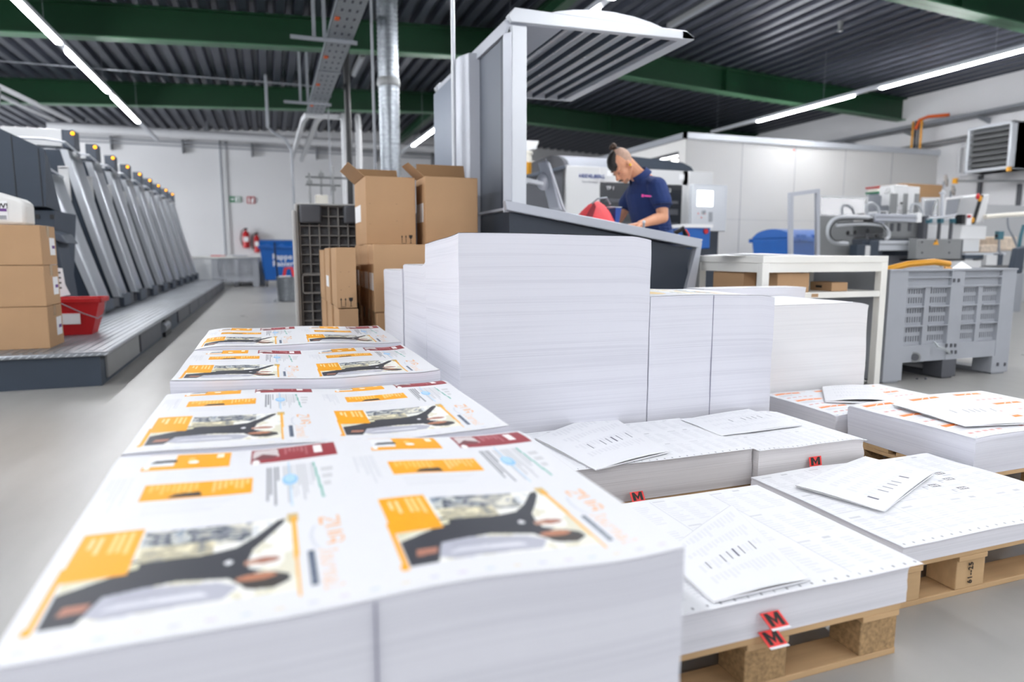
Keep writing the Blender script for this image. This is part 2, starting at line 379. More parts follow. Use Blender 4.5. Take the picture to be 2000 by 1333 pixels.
for xx in (-6.2, -4.2, -2.3, -.35, 1.6, 3.5, 5.4): MB().box((xx-.018, 22.85, 3.85), (xx+.018, 23.0, 4.24)).build('bracket', 'crate_dark', t)
for (xx, lb) in ((-4.6, 'nearer the press'), (-4.25, 'next to its twin')):
    pipe('roof_pipe', [(xx-.4, 14.2, 3.9), (xx, 18.8, 3.95)], .05, 'white_pipe', 'short white pipe sloping below the deck above the press, ' + lb)
t = thing('drop_post', (-4.35, 14.5, 2), 'grey ceiling post with bent conduit behind the press front cabinet', 'post')
MB().box((-5.1, 14.4, 0), (-4.9, 14.6, 4.4)).build('post', 'conduit', t)
MB().tube([(-4.0, 11.0, 4.2), (-4.0, 11.0, 3.6), (-3.86, 11.0, 3.4), (-3.82, 11.0, 2.2)], .03).build('conduit_bend', 'conduit', t)

# ------------------------------------------------------------------ back wall
t = thing('wall_joint', (-1.29, 22.95, 0), 'narrow dark wall joint with white cable duct on the back wall', 'wall joint')
B((-1.30, 22.97, 0), (-1.265, 23, 4.3)).build('joint_strip', 'conduit', t)
B((-1.21, 22.95, .8), (-1.13, 23, 4.3)).build('cable_duct', 'white_metal', t)
M_['signgreen'] = mat('sign_green', '0f7a4e', .5); M_['signred'] = mat('sign_red', 'b3262a', .5)
t = thing('exit_sign', (-.9, 22.97, 2.5), 'green and white escape route sign with arrow and running figure on back wall', 'sign')
B((-1.08, 22.97, 2.43), (-.74, 22.995, 2.61)).build('plate', 'signgreen', t)
MB().prism([(-1.05, 2.52), (-1.0, 2.57), (-1.0, 2.54), (-.95, 2.54), (-.95, 2.50), (-1.0, 2.50), (-1.0, 2.47)], 'y', 22.96, 22.97).build('arrow', 'label', t)
B((-.92, 22.96, 2.45), (-.77, 22.97, 2.59)).build('doorway', 'label', t)
MB().cyl((-.835, 22.955, 2.565), (-.835, 22.96, 2.565), .014, n=8).prism([(-.85, 2.55), (-.815, 2.54), (-.80, 2.50), (-.82, 2.46), (-.835, 2.49), (-.865, 2.46), (-.855, 2.50)], 'y', 22.955, 22.96).build('running_figure', 'signgreen', t)
t = thing('fire_sign', (-.45, 22.97, 2.5), 'square red fire extinguisher sign on back wall', 'sign')
B((-.575, 22.97, 2.40), (-.335, 22.995, 2.62)).build('plate', 'signred', t)
MB().prism([(-.54, 2.42), (-.49, 2.42), (-.49, 2.54), (-.48, 2.58), (-.55, 2.58), (-.54, 2.54)], 'y', 22.96, 22.97).build('extinguisher_symbol', 'label', t)
MB().prism([(-.45, 2.42), (-.37, 2.42), (-.38, 2.49), (-.36, 2.55), (-.40, 2.60), (-.44, 2.54), (-.46, 2.48)], 'y', 22.96, 22.97).build('flame_symbol', 'label', t)
def extinguisher(x, z, r, h, label):
    yw = 22.84; t = thing('fire_extinguisher', (x, yw, z), label, 'fire extinguisher')
    MB().lathe([(r*.7, 0), (r, .03), (r, h*.78), (r*.7, h*.88), (r*.3, h*.92), (r*.3, h)], (x, yw, z)).build('tank', 'red', t)
    MB().box((x-.04, yw-.05, z+h), (x+.06, yw+.03, z+h+.05)).build('valve_head', 'black', t)
    MB().tube([(x-.02, yw-.03, z+h+.03), (x-.12, yw-.05, z+h-.05), (x-.16, yw-.05, z+h*.5), (x-.11, yw-.05, z+h*.15)], .016).build('hose', 'rubber', t)
    MB().box((x-r*.7, yw-r-.004, z+h*.35), (x+r*.7, yw-r+.02, z+h*.6)).build('label_sticker', 'label', t)
    MB().box((x-.03, yw, z+h*.4), (x+.03, 23, z+h*.5)).build('wall_bracket', 'black', t)
extinguisher(-.655, 1.0, .105, .58, 'larger red fire extinguisher with black hose on the back wall')
extinguisher(-.345, .86, .085, .58, 'slimmer red fire extinguisher hanging lower on the back wall')
t = thing('wall_bench', (-.8, 19.6, 0), 'long low white box bench along the back wall', 'bench')
B((-1.9, 19.3, .0), (-.12, 19.95, .72)).build('body', 'white_metal', t); B((-1.9, 19.25, .72), (-.1, 19.97, .76)).build('top_board', 'table', t)
for (xx, m_, lb) in ((-1.45, 'red', 'small red tool lying on the white bench'), (-.9, 'conduit', 'small grey tool lying on the white bench')):
    o = MB().box((xx, 19.4, .76), (xx+.25, 19.5, .79)).cyl((xx+.25, 19.45, .775), (xx+.36, 19.45, .775), .012).build('hand_tool', m_); tag(o, lb, 'tool')

def box_crate(loc, w_, d_, h_, label, feet=.12):
    """plastic box pallet, front = -Y"""
    x, y, z = loc; t = thing('plastic_box_crate', loc, label, 'crate'); zb = z + feet; zt = z + h_
    ux = [x + w_*a for a in (0, .135, .47, .57, .88, 1)]; g0, g1 = zb + h_*.15, z + h_*.84
    for yf, s in ((y, 1), (y+d_, -1)):
        m = MB(); T = lambda a, b, c, d, i0=0., i1=.05: m.box((a, yf+s*i0, b), (c, yf+s*i1, d))
        T(ux[0], zb, ux[1], zt-.012); T(ux[2], zb, ux[3], zt-.012); T(ux[4], zb, ux[5], zt-.012)
        for a, b in ((ux[1], ux[2]), (ux[3], ux[4])):
            T(a, zb, b, g0, .004); T(a, g1, b, zt-.012, .022)
            for zz in (g1+.0, g1+(zt-g1)*.5): T(a, zz, b, zz+.008, .0, .022)
        m.box((x-.006, yf-s*.006, zt-.012), (x+w_+.006, yf+s*.05, zt))
        m.build('long_wall', 'crate', t, smooth=False)
    for xf, s in ((x, 1), (x+w_, -1)): MB().box((xf, y+.05, zb), (xf+s*.04, y+d_-.05, zt)).build('short_wall', 'crate', t, smooth=False)
    MB().box((x+.04, y+.05, zb), (x+w_-.04, y+d_-.05, zb+.02)).build('bottom_board', 'crate', t)
    for a, b in ((ux[1], ux[2]), (ux[3], ux[4])):
        mid = (a+b)/2
        for c0, c1 in ((a, mid-.022), (mid+.022, b)):
            for r0 in range(3):
                v0 = g0 + (g1-g0)*r0/3; v1 = g0 + (g1-g0)*(r0+1)/3; hm = (v1-v0)
                g = MB(); nb = 8
                for q in range(nb+1):
                    bx = c0 + (c1-c0)*q/nb; g.box((bx-.0055, y+.030, v0), (min(bx+.0055, c1), y+.040, v1))
                for zz, hh in ((v0, .022), (v0+hm*.47, .024), (v1-.012, .012)): g.box((c0, y+.028, zz), (c1, y+.040, zz+hh))
                g.box((c0, y+.002, v1-.004), (c1, y+.04, v1+.003))
                g.build('slotted_panel', 'crate', t, smooth=False)
        MB().box((mid-.022, y+.012, g0), (mid+.022, y+.05, g1)).build('centre_rib', 'crate', t, smooth=False)
    for k, (fa, fb) in enumerate(((x, x+w_*.14), (x+w_*.45, x+w_*.56), (x+w_*.86, x+w_))):
        MB().box((fa, y+.0, z+.012), (fb, y+.14, zb)).box((fa, y+d_-.14, z+.012), (fb, y+d_, zb)).box((fa+.02, y+.01, z), (fb-.02, y+d_-.01, z+.03)).build('skid', 'crate' if k != 1 else 'crate_dark', t, smooth=False)
    return t
box_crate((-1.36, 18.3, 0), 1.1, .9, .70, 'grey plastic box crate standing before the white bench at the back wall')
# blue waste containers
def waste_bin(x0, y0, z1, w_, d_, label, txt=True):
    t = thing('waste_container', (x0, y0, 0), label, 'waste container')
    MB().add([(x0+.1, y0+.1, .15), (x0+w_-.1, y0+.1, .15), (x0+w_-.1, y0+d_-.1, .15), (x0+.1, y0+d_-.1, .15), (x0, y0, z1), (x0+w_, y0, z1), (x0+w_, y0+d_, z1), (x0, y0+d_, z1)],
             [(0,3,2,1), (4,5,6,7), (0,1,5,4), (1,2,6,5), (2,3,7,6), (3,0,4,7)]).build('tub', 'blue', t, bevel=.03)
    MB().box((x0-.03, y0-.03, z1-.07), (x0+w_+.03, y0+.03, z1)).box((x0-.03, y0+d_-.03, z1-.07), (x0+w_+.03, y0+d_+.03, z1)).build('rim_bar', 'blue', t, bevel=.01)
    pr = [(y0+.02, z1)] + [(y0+.02+(d_-.04)*i/8, z1+.02+.14*math.sin(math.pi*i/8)**.6) for i in range(9)] + [(y0+d_-.02, z1)]
    MB().prism(pr, 'x', x0, x0+w_).build('lid', 'blue', t, bevel=.01)
    for xx in (x0+.12, x0+.45):
        MB().box((xx, y0-.05, z1-.05), (xx+.14, y0+.1, z1+.06)).build('lid_catch', 'blue', t, bevel=.01)
    for xx in (x0+.15, x0+w_-.15):
        for yy in (y0+.2, y0+d_-.2): MB().cyl((xx-.02, yy, .08), (xx+.02, yy, .08), .08).build('wheel', 'rubber', t)
    if txt:
        m = MB().text('Pappe', (x0+.3, y0+.035, z1-.34), (1, 0, .0), (0, -.14, 1), .2, bold=True).text('Papier', (x0+.3, y0+.06, z1-.52), (1, 0, 0), (0, -.14, 1), .2, bold=True)
        m.build('lettering', 'label', t)
        MB().at(Matrix.Translation((x0+w_-.28, y0+.05, z1-.42)) @ Matrix.Rotation(R(82), 4, 'X')).lathe([(.085, 0), (.1, 0), (.1, .004), (.085, .004)]).build('emblem', 'label', t)
    return t
waste_bin(-.22, 18.1, 1.03, 1.25, 1.0, 'blue waste container for cardboard at the back wall')
waste_bin(8.15, 8.9, 1.10, 1.2, 1.0, 'blue waste container with domed lid behind the clear machine guard', txt=False)
t = thing('pallet_truck', (.35, 16.9, 0), 'hand pallet truck with orange-red handle bow in front of blue container', 'pallet truck')
MB().tube([(.18, 17.2, .25), (.14, 17.1, .9), (.14, 17.05, 1.1)], .02).build('drawbar', 'black', t)
MB().tube([(.3, 17.1, .2), (.36, 17.0, .48), (.5, 16.95, .5), (.56, 17.0, .2)], .035).build('bow', 'redcard', t)
MB().box((.2, 16.9, .0), (.65, 17.0, .22)).build('yoke', 'yellow', t)
for xx in (.25, .52): B((xx, 16.2, .0), (xx+.1, 17.0, .07)).build('fork', 'yellow', t)
t = thing('paper_roll', (.25, 15.2, 0), 'white roll with yellow band on the floor beside the pallet truck', 'roll')
MB().cyl((.18, 15.3, .24), (.42, 15.3, .24), .12, n=20).build('roll_body', 'label', t); B((.2, 15.15, 0), (.38, 15.45, .12)).build('yellow_base', 'gold', t)
t = thing('metal_bucket', (.24, 12.4, 0), 'round galvanised bin standing on the concrete floor by upright pallet', 'bucket')
MB().lathe([(.13, 0), (.15, .02), (.165, .42), (.175, .43), (.16, .43), (.145, .03), (.01, .03)], (.27, 12.4, 0), 24).build('bin_body', 'galv', t)
MB().tube([(.1, 12.3, .06), (.05, 12.2, .02), (.12, 12.1, .01)], .006).build('wire_handle', 'galv', t)
# ------------------------------------------------------------------ printing press on its platform
PZ = .225
M_['checker'] = mat('checker_plate', '9ba0a6', .36, .65, var=.25, vscale=2.5, aniso=(2, .4, 1))
t = thing('press_platform', (-1.3, 4.84, 0), 'long steel tread platform beside the grey printing press, ribbed grey top', 'platform')
MB().box((-3.6, 4.87, .0), (-1.05, 17.5, PZ-.03)).build('base', 'navy_machine', t)
MB().box((-3.6, 4.84, PZ-.03), (-1.0, 17.5, PZ)).build('tread_plate', 'checker', t, bevel=.01)
m = MB()
for i in range(11): m.box((-1.06 - i*.055, 4.9, PZ), (-1.035 - i*.055, 17.4, PZ+.004))
m.build('tread_rib', 'checker', t)['kind'] = 'stuff'
m = MB(); random.seed(3)
for i in range(60):
    xx = -3.5 + i*.042; m.slab((xx, 4.838, PZ-.022), (xx+.006, 4.838, PZ-.024), (xx+.03, 4.838, PZ-.008), (xx+.024, 4.838, PZ-.006), (0, -.003, 0))
m.build('tread_pattern', 'light_silver', t)['kind'] = 'stuff'
for i in range(10):
    y0 = 5.0 + i*1.23
    if i != 2: B((-1.052, y0, .03), (-1.035, y0+1.15, PZ-.045)).build('side_panel', 'crate_dark' if i else 'grey_plate', t, bevel=.004)
B((-1.05, 7.5, .0), (-1.02, 7.95, PZ-.04)).build('floor_recess', 'black', t)
MB().cyl((-1.04, 7.35, .11), (-1.04, 7.7, .11), .05, n=14).build('pipe_end', 'galv', t)

# front cabinet
t = thing('press_front_cabinet', (-2.2, 6.3, PZ), 'dark blue-grey sloping front cabinet of the printing press with paper notices', 'cabinet')
a = [(-3.3, 1.215), (-1.64, 1.215), (-1.62, 1.66), (-1.9, 1.80), (-2.5, 2.10), (-3.3, 2.2)]; b_ = [(-3.3, 1.215), (-1.62, 1.19), (-1.63, 1.62), (-1.9, 1.75), (-2.5, 2.05), (-3.3, 2.15)]
vs = [(x, 6.3, z) for x, z in a] + [(x, 6.42 if (z > 1.5) else 6.62, z) for x, z in b_]
MB().add(vs, [tuple(range(6)), tuple(range(11, 5, -1))] + [(i, 6+i, 6+(i+1) % 6, (i+1) % 6) for i in range(6)]).build('hood', 'navy_machine', t, smooth=False)
MB().prism([(-3.3, PZ+.001), (-1.70, PZ+.001), (-1.60, 1.19), (-3.3, 1.19)], 'y', 6.36, 7.0).build('body', 'navy_machine', t, bevel=.006)
for xx in (-1.83, -1.66): MB().box((xx-.0025, 6.296, 1.21), (xx+.0025, 6.3, 1.66 if xx > -1.7 else 1.75)).build('seam', 'black', t)
for xx in (-1.72, -1.62): MB().box((xx-.014, 6.35, 1.12), (xx+.014, 6.36, 1.155)).build('latch_hole', 'black', t)
MB().prism([(-1.68, PZ+.001), (-1.50, PZ+.001), (-1.56, .95), (-1.66, .98)], 'y', 6.2, 6.5).build('service_door', 'navy_machine', t, bevel=.01)
MB().prism([(-1.66, .98), (-1.49, .92), (-1.53, 1.0), (-1.64, 1.04)], 'y', 6.17, 6.52).build('door_cap', 'dark_machine', t, bevel=.01)
MB().prism([(-1.62, .74), (-1.58, .74), (-1.58, .92), (-1.62, .92)], 'y', 6.19, 6.2).build('notice', 'label', t)
MB().add([(-1.62, 6.188, .68), (-1.60, 6.188, .50), (-1.50, 6.188, .52), (-1.53, 6.188, .60), (-1.54, 6.188, .73), (-1.62, 6.188, .74)], [(0, 1, 2, 3, 4, 5)]).build('torn_notice', 'label', t)
m = MB()
for zz in (.86, .82, .78): m.box((-1.615, 6.187, zz), (-1.588, 6.1895, zz+.012))
for zz in (.69, .65, .61, .57): m.box((-1.605, 6.185, zz), (-1.555, 6.1875, zz+.012))
m.build('notice_writing', 'ink', t)

# printing units: origin = lower aisle-side front corner of the cover
t = thing('printing_unit', (0, 0, 0), '', 'printing unit', 'press units')
H = 1.63; DX = -.40
def slx(z): return DX * (z / H) - .012 * math.sin(math.pi * min(1, z / H))
zz = [H*i/14 for i in range(15)]
pr = [(-1.9, -.10), (-.04, -.10)] + [(slx(z) - .02, z) for z in zz] + [(-1.9, H)]
MB().prism(pr, 'y', .02, .50).build('unit_body', 'navy_machine', t, smooth=False)
pr = [(-1.9, -.10), (-.20, -.10)] + [(slx(z) - .20, z) for z in zz] + [(-1.9, H)]
MB().prism(pr, 'y', .50, 1.03).build('rear_body', 'navy_machine', t, smooth=False)
m = MB(); vs = []; fs = []
ys = [.0, .04, .12, .25, .4, .55, .68]; bulge = [0, .012, .02, .022, .014, .0, -.03]
for zi, z in enumerate(zz):
    for y, b in zip(ys, bulge): vs.append((slx(z) + b + .005, y, z - y * .10 * (1 - z / H)))
nY = len(ys)
for i in range(len(zz)-1):
    for j in range(nY-1): fs.append((i*nY+j, i*nY+j+1, (i+1)*nY+j+1, (i+1)*nY+j))
m.add(vs, fs); m.build('slanted_cover', 'steel', t).modifiers.new('thick', 'SOLIDIFY').thickness = .02
m = MB()
for a, b in zip(zz[:-1], zz[1:]):
    m.add([(slx(a)-.06, -.012, a), (slx(a)+.008, -.012, a), (slx(b)+.008, -.012, b), (slx(b)-.06, -.012, b), (slx(a)-.06, .02, a), (slx(a)+.008, .02, a), (slx(b)+.008, .02, b), (slx(b)-.06, .02, b)],
          [(0,1,2,3), (1,5,6,2), (4,0,3,7)])
m.build('edge_strip', 'light_silver', t)
B((-.35, .1, -.121), (.03, .5, .03)).build('step_box', 'dark_machine', t, bevel=.01)
B((-.06, .02, -.121), (-.02, .98, -.0)).build('plinth', 'crate_dark', t)
MB().box((slx(1.2)-.19, -.02, 1.16), (slx(1.2)-.15, .02, 1.44)).box((slx(1.2)-.19, -.02, 1.42), (slx(1.2)-.09, .02, 1.45)).box((slx(1.2)-.16, -.02, 1.08), (slx(1.2)-.09, .02, 1.44)).build('handle_recess', 'white_metal', t, bevel=.004)
sb = MB().box((-1.1, .35, H+.08), (-.52, .6, H+.27)).build('status_box', 'white_metal', t, bevel=.006)
e = MB().box((-.52, .35, H+.06), (-.4, .6, H+.27)).build('end_cap', 'dark_machine', sb, bevel=.006); 
e = MB().ell((-.41, .35, H+.23), (.02, .02, .02)).build('orange_lamp', mat('amber_lamp', 'ffb020', .3, emit='ffa010', es=2.), sb)
for xx in (-1.0, -.6): B((xx, .4, H), (xx+.09, .55, H+.08)).build('bracket', 'conduit', t)
MB().tube([(-1.3, .1, H+.12), (-.62, .1, H+.12), (-.45, .15, H+.1), (-.38, .5, H+.01)], .014).build('handrail', 'light_silver', t)
unit0 = t
ords = ['first', 'second', 'third', 'fourth', 'fifth', 'sixth', 'seventh', 'eighth', 'ninth', 'tenth']
for k in range(9):
    lb = 'slanted grey printing unit with brushed side cover, %s behind the front cabinet' % ords[k+1]
    place(unit0, (-1.64, 8.75 + k*1.06, .347), lb, 'press units')
# lower first unit in front of them
u = copy_tree(unit0); u.location = (-1.62, 7.70, .347); u.scale = (.9, .98, .78); u['label'] = 'lowest slanted grey printing unit, directly behind the dark front cabinet'
for c in list(u.children):
    if c.name.startswith(('status_box', 'bracket')):
        for g in list(c.children): bpy.data.objects.remove(g)
        bpy.data.objects.remove(c)
t = thing('drum_fitting', (-2.2, 7.0, 1.95), 'bright chrome fitting with curved cradle on top of the front cabinet', 'fitting')
MB().cyl((-2.28, 7.0, 1.95), (-2.28, 7.0, 2.08), .06, .05).cyl((-2.28, 7.0, 2.08), (-2.28, 7.0, 2.1), .1).build('stem', 'steel', t)
MB().prism([(-2.45, 2.1), (-2.12, 2.1), (-2.1, 2.26), (-2.16, 2.25), (-2.22, 2.17), (-2.32, 2.16), (-2.4, 2.24), (-2.47, 2.25)], 'y', 6.92, 7.1).build('cradle', 'grey_plate', t)
o = thing('sanitizer_bottle', (-2.02, 7.6, 1.78), 'clear plastic bottle standing on top of the lowest printing unit', 'bottle')
MB().lathe([(.03, 0), (.045, .01), (.045, .1), (.035, .14), (.016, .17), (.016, .19)], (-2.06, 7.92, 1.643)).build('bottle_body', mat('clear_plastic', 'eef2f4', .15, trans=.7), o)
MB().cyl((-2.06, 7.92, 1.83), (-2.06, 7.92, 1.86), .018).build('cap', 'label', o)
# red bucket on platform
t = thing('red_bucket', (-1.40, 6.55, PZ), 'red rectangular plastic bucket on the steel platform before the press', 'bucket')
m = MB(); a, b = (.14, .10), (.19, .13); c = (-1.42, 5.98)
m.add([(c[0]+sx*a[0]*.8, c[1]+sy*a[1], PZ+.004) for sx, sy in ((-1,-1),(1,-1),(1,1),(-1,1))] + [(c[0]+sx*b[0], c[1]+sy*b[1], PZ+.27) for sx, sy in ((-1,-1),(1,-1),(1,1),(-1,1))], [(0,3,2,1),(0,1,5,4),(1,2,6,5),(2,3,7,6),(3,0,4,7)])
o = m.build('tub', 'red', t, smooth=False); o.modifiers.new('s', 'SOLIDIFY').thickness = .006
MB().box((c[0]-.2, c[1]-.14, PZ+.25), (c[0]+.2, c[1]-.125, PZ+.285)).box((c[0]-.2, c[1]+.125, PZ+.25), (c[0]+.2, c[1]+.14, PZ+.285)).box((c[0]-.2, c[1]-.14, PZ+.25), (c[0]-.19, c[1]+.14, PZ+.285)).box((c[0]+.19, c[1]-.14, PZ+.25), (c[0]+.2, c[1]+.14, PZ+.285)).build('rim', 'red', t, bevel=.004)
MB().tube([(c[0]-.06, c[1]-.145, PZ+.25), (c[0]+.08, c[1]-.15, PZ+.17), (c[0]+.17, c[1]-.14, PZ+.13), (c[0]+.2, c[1]-.06, PZ+.16), (c[0]+.2, c[1], PZ+.25)], .004).build('handle', 'conduit', t)
MB().box((c[0]-.11, c[1]-.128, PZ+.09), (c[0]+.05, c[1]-.118, PZ+.17)).build('label_sticker', 'label', t)

# ------------------------------------------------------------------ cartons
def carton(x, y, z, w_, d_, h_, label, flaps=False, marks=False, sticker=None, group=None, tape=True, jit=0.):
    t = thing('carton', (x, y, z), label, 'carton', group)
    m = MB().box((x, y, z), (x+w_, y+d_, z+h_))
    m.build('box_body', 'card', t, bevel=.004)
    if flaps:
        f = h_*.26; 
        MB().slab((x+.004, y+d_, z+h_), (x+w_-.004, y+d_, z+h_), (x+w_-.01, y+d_+.02, z+h_+f), (x+.01, y+d_+.02, z+h_+f), (0, .004, 0)).build('flap', 'card_in', t)
        MB().slab((x, y+.01, z+h_), (x, y+d_-.01, z+h_), (x-.09, y+d_-.03, z+h_+f*.75), (x-.09, y+.03, z+h_+f*.75), (-.004, 0, 0)).build('flap', 'card', t)
        MB().box((x+.008, y+.008, z+h_-.004), (x+w_-.008, y+d_-.008, z+h_+.001)).build('inner_board', 'card_in', t)
    elif tape:
        MB().box((x-.0012, y+d_/2-.03, z+h_-.07), (x+.0, y+d_/2+.03, z+h_+.001)).box((x-.001, y+d_/2-.03, z+h_), (x+w_+.001, y+d_/2+.03, z+h_+.0012)).box((x+w_, y+d_/2-.03, z+h_-.07), (x+w_+.0012, y+d_/2+.03, z+h_+.001)).build('tape_strip', 'tape', t)
    if marks:
        m = MB(); yy = y - .0012
        for k in range(2):
            xx = x + w_ - .088 + k*.024
            m.prism([(xx, z+.012), (xx+.003, z+.012), (xx+.003, z+.045), (xx+.007, z+.045), (xx+.0015, z+.058), (xx-.004, z+.045), (xx, z+.045)], 'y', yy, yy+.001)
        m.box((x+w_-.09, yy, z+.006), (x+w_-.06, yy+.001, z+.0085))
        m.prism([(x+w_-.045, z+.058), (x+w_-.022, z+.058), (x+w_-.024, z+.042), (x+w_-.032, z+.034), (x+w_-.032, z+.012), (x+w_-.024, z+.008), (x+w_-.043, z+.008), (x+w_-.035, z+.012), (x+w_-.035, z+.034), (x+w_-.043, z+.042)], 'y', yy, yy+.001)
        for (ax, az) in ((.02, h_*.6), (w_*.6, h_*.6), (.02, h_*.3), (w_*.6, h_*.35)): m.box((x+ax, yy, z+az), (x+ax+.006, yy+.001, z+az+.0015))
        m.build('handling_marks', 'ink', t)
    if sticker:
        for side, u0, u1, v0, v1 in sticker:
            if side == 'f': MB().box((x+w_*u0, y-.0015, z+h_*v0), (x+w_*u1, y, z+h_*v1)).build('address_label', 'label', t)
            elif side == 'l': MB().box((x-.0015, y+d_*u0, z+h_*v0), (x, y+d_*u1, z+h_*v1)).build('address_label', 'label', t)
            else: MB().box((x+w_, y+d_*u0, z+h_*v0), (x+w_+.0015, y+d_*u1, z+h_*v1)).build('address_label', 'label', t)
    return t
# three cartons on the platform corner
for k, (h_, nm) in enumerate((( .275, 'lowest'), (.265, 'middle one'), (.255, 'topmost'))):
    z0 = PZ + (0, .278, .546)[k] + .001
    c = carton(-1.80, 5.12, z0, .42, .32, h_, 'brown carton on the steel platform, %s of the stack of three' % nm, sticker=[('r', .55, .9, .25, .7)], group='cartons on the platform')
    MB().box((-1.3785, 5.34, z0+h_*.42), (-1.3775, 5.40, z0+h_*.5)).build('label_print', 'purple', c)
t = thing('plastic_canister', (-1.75, 5.2, 1.03), 'white plastic canister with purple and grey label on top of the carton stack', 'canister')
z0 = PZ + .546 + .255 + .003
MB().prism([(-1.82, z0), (-1.47, z0), (-1.465, z0+.14), (-1.50, z0+.17), (-1.75, z0+.25), (-1.82, z0+.25)], 'y', 5.18, 5.38).build('canister_body', 'pale_plastic', t, bevel=.02)
MB().box((-1.8, 5.175, z0+.03), (-1.56, 5.182, z0+.15)).build('product_label', 'label', t)
m = MB().text('55W!', (-1.66, 5.174, z0+.105), (1, 0, 0), (0, 0, 1), .045, bold=True); m.build('label_writing', 'ink', t)
MB().box((-1.68, 5.173, z0+.085), (-1.64, 5.1745, z0+.1)).box((-1.615, 5.173, z0+.085), (-1.565, 5.1745, z0+.103)).build('label_band', 'purple', t)
MB().box((-1.7, 5.173, z0+.035), (-1.57, 5.1745, z0+.06)).build('label_foot', 'conduit', t)
MB().cyl((-1.78, 5.28, z0+.25), (-1.78, 5.28, z0+.28), .03).build('cap', 'red', t)

# cartons behind the paper reams
def px2(x0, x1, yy): pass
Yc = 3.8
t = thing('carton_pallet', (.3, 3.8, 0), 'wooden pallet carrying the brown cartons', 'pallet')
for yy in (3.80, 4.0, 4.2, 4.4, 4.6, 4.75): B((.3, yy, .10), (1.25, yy+.1, .12)).build('deck_board', mat('pine', 'c9a77c', .75, var=.16, vscale=3, aniso=(.6, 12, 6)), t)
for xx in (.3, .72, 1.15):
    for yy in (3.80, 4.26, 4.75): B((xx, yy, .0), (xx+.1, yy+.1, .10)).build('block', mat('chipboard_block', 'a98a62', .85, var=.35, vscale=120), t)
G = 'cartons behind the reams'
carton(.552, 4.06, .90, .297, .53, .40, 'big brown flapped carton with arrow marks, on top of the stack by the upright pallet', flaps=True, marks=True, sticker=[('l', .45, .97, .36, .62)], group=G)
carton(.895, 4.0, .90, .33, .26, .405, 'big brown carton with raised flaps touching the dark console base', flaps=True, sticker=[('l', .2, .95, .34, .62)], group=G)
od = ['nearest of four', 'second of four', 'third of four', 'fourth of four']
for k in range(4):
    carton(.55 - .002*(k % 2), 3.80 + k*.205, .515 + .002*(k % 2), .42, .20, .383, 'brown carton in the middle layer under the flapped ones, %s going back' % od[k], sticker=[('l', .12, .9, .32, .58)], group=G, tape=False)
for k in range(4):
    carton(.56, 3.80 + k*.205, .125, .40, .20, .387, 'brown carton in the lowest layer under the flapped ones, %s going back' % od[k], group=G, tape=True)
for k, (x, y, dd, ht) in enumerate(((.345, 3.80, .30, .335), (.335, 4.12, .32, .335), (.330, 4.47, .36, .325))):
    carton(x, y, .545, .108, dd, ht, 'brown carton in the upper layer by the upright pallet, %s going back' % ['first', 'second', 'third'][k], marks=(k == 0), sticker=[('l', .2, .75, .3, .5)] if k == 1 else None, group='cartons by the upright pallet', tape=False)
for k, (x, y, dd) in enumerate(((.35, 3.80, .30), (.34, 4.12, .32), (.332, 4.47, .36))):
    carton(x, y, .125, .108, dd, .415, 'brown carton in the lower layer next to the upright pallet, %s going back' % ['nearest of three', 'second of three', 'third of three'][k], sticker=[('l', .3, .9, .1, .4)] if k == 1 else None, group='cartons by the upright pallet', tape=False)
carton(1.0, 3.78, .53, .2, .2, .35, 'small brown carton behind the tallest ream with its lid edge showing', group=G)
# upright plastic pallet, underside facing the camera
t = thing('plastic_pallet', (.18, 4.95, 0), 'worn grey plastic pallet standing upright on its edge beside the cartons', 'pallet')
x0, y0, W, HH = .185, 5.0, .80, 1.2
pp = MB()
pp.box((x0, y0+.1, 0), (x0+W, y0+.12, HH)).build('deck_plate', mat('worn_grey', '77777a', .7, var=.25, vscale=7), t)
g = MB(); nx, nz = 11, 17
for i in range(nx+1):
    xx = x0 + .03 + (W-.06)*i/nx; g.box((xx-.004, y0+.03, .02), (xx+.004, y0+.1, HH-.02))
for j in range(nz+1):
    zz = .02 + (HH-.04)*j/nz; g.box((x0+.02, y0+.035, zz-.004), (x0+W-.02, y0+.1, zz+.004))
g.build('rib_grid', 'pallet_grey', t, smooth=False)
for (zz, mt) in ((1.06, 'crate_dark'), (.02, 'crate_dark'), (.56, 'pallet_grey')):
    for k, xx in enumerate((x0+.03, x0+W*.42, x0+W-.2)):
        if zz == .56:
            MB().box((xx, y0-.02, zz), (xx+.16, y0-.012, zz+.01)).box((xx, y0-.02, zz+.13), (xx+.16, y0+.1, zz+.14)).box((xx, y0-.02, zz), (xx+.008, y0+.1, zz+.14)).box((xx+.15, y0-.02, zz), (xx+.158, y0+.1, zz+.14)).build('foot_socket', mt, t)
        else: B((xx, y0-.02, zz), (xx+.15, y0+.1, zz+.13)).build('foot', mt, t, bevel=.015)
MB().box((x0, y0, 0), (x0+.02, y0+.12, HH)).box((x0, y0, HH-.015), (x0+W, y0+.12, HH)).box((x0+W-.02, y0, 0), (x0+W, y0+.12, HH)).box((x0-.02, y0-.02, .05), (x0+.005, y0+.1, HH-.05)).build('outer_edge', mat('pallet_edge', 'b9b9b8', .6, var=.1), t, bevel=.01)
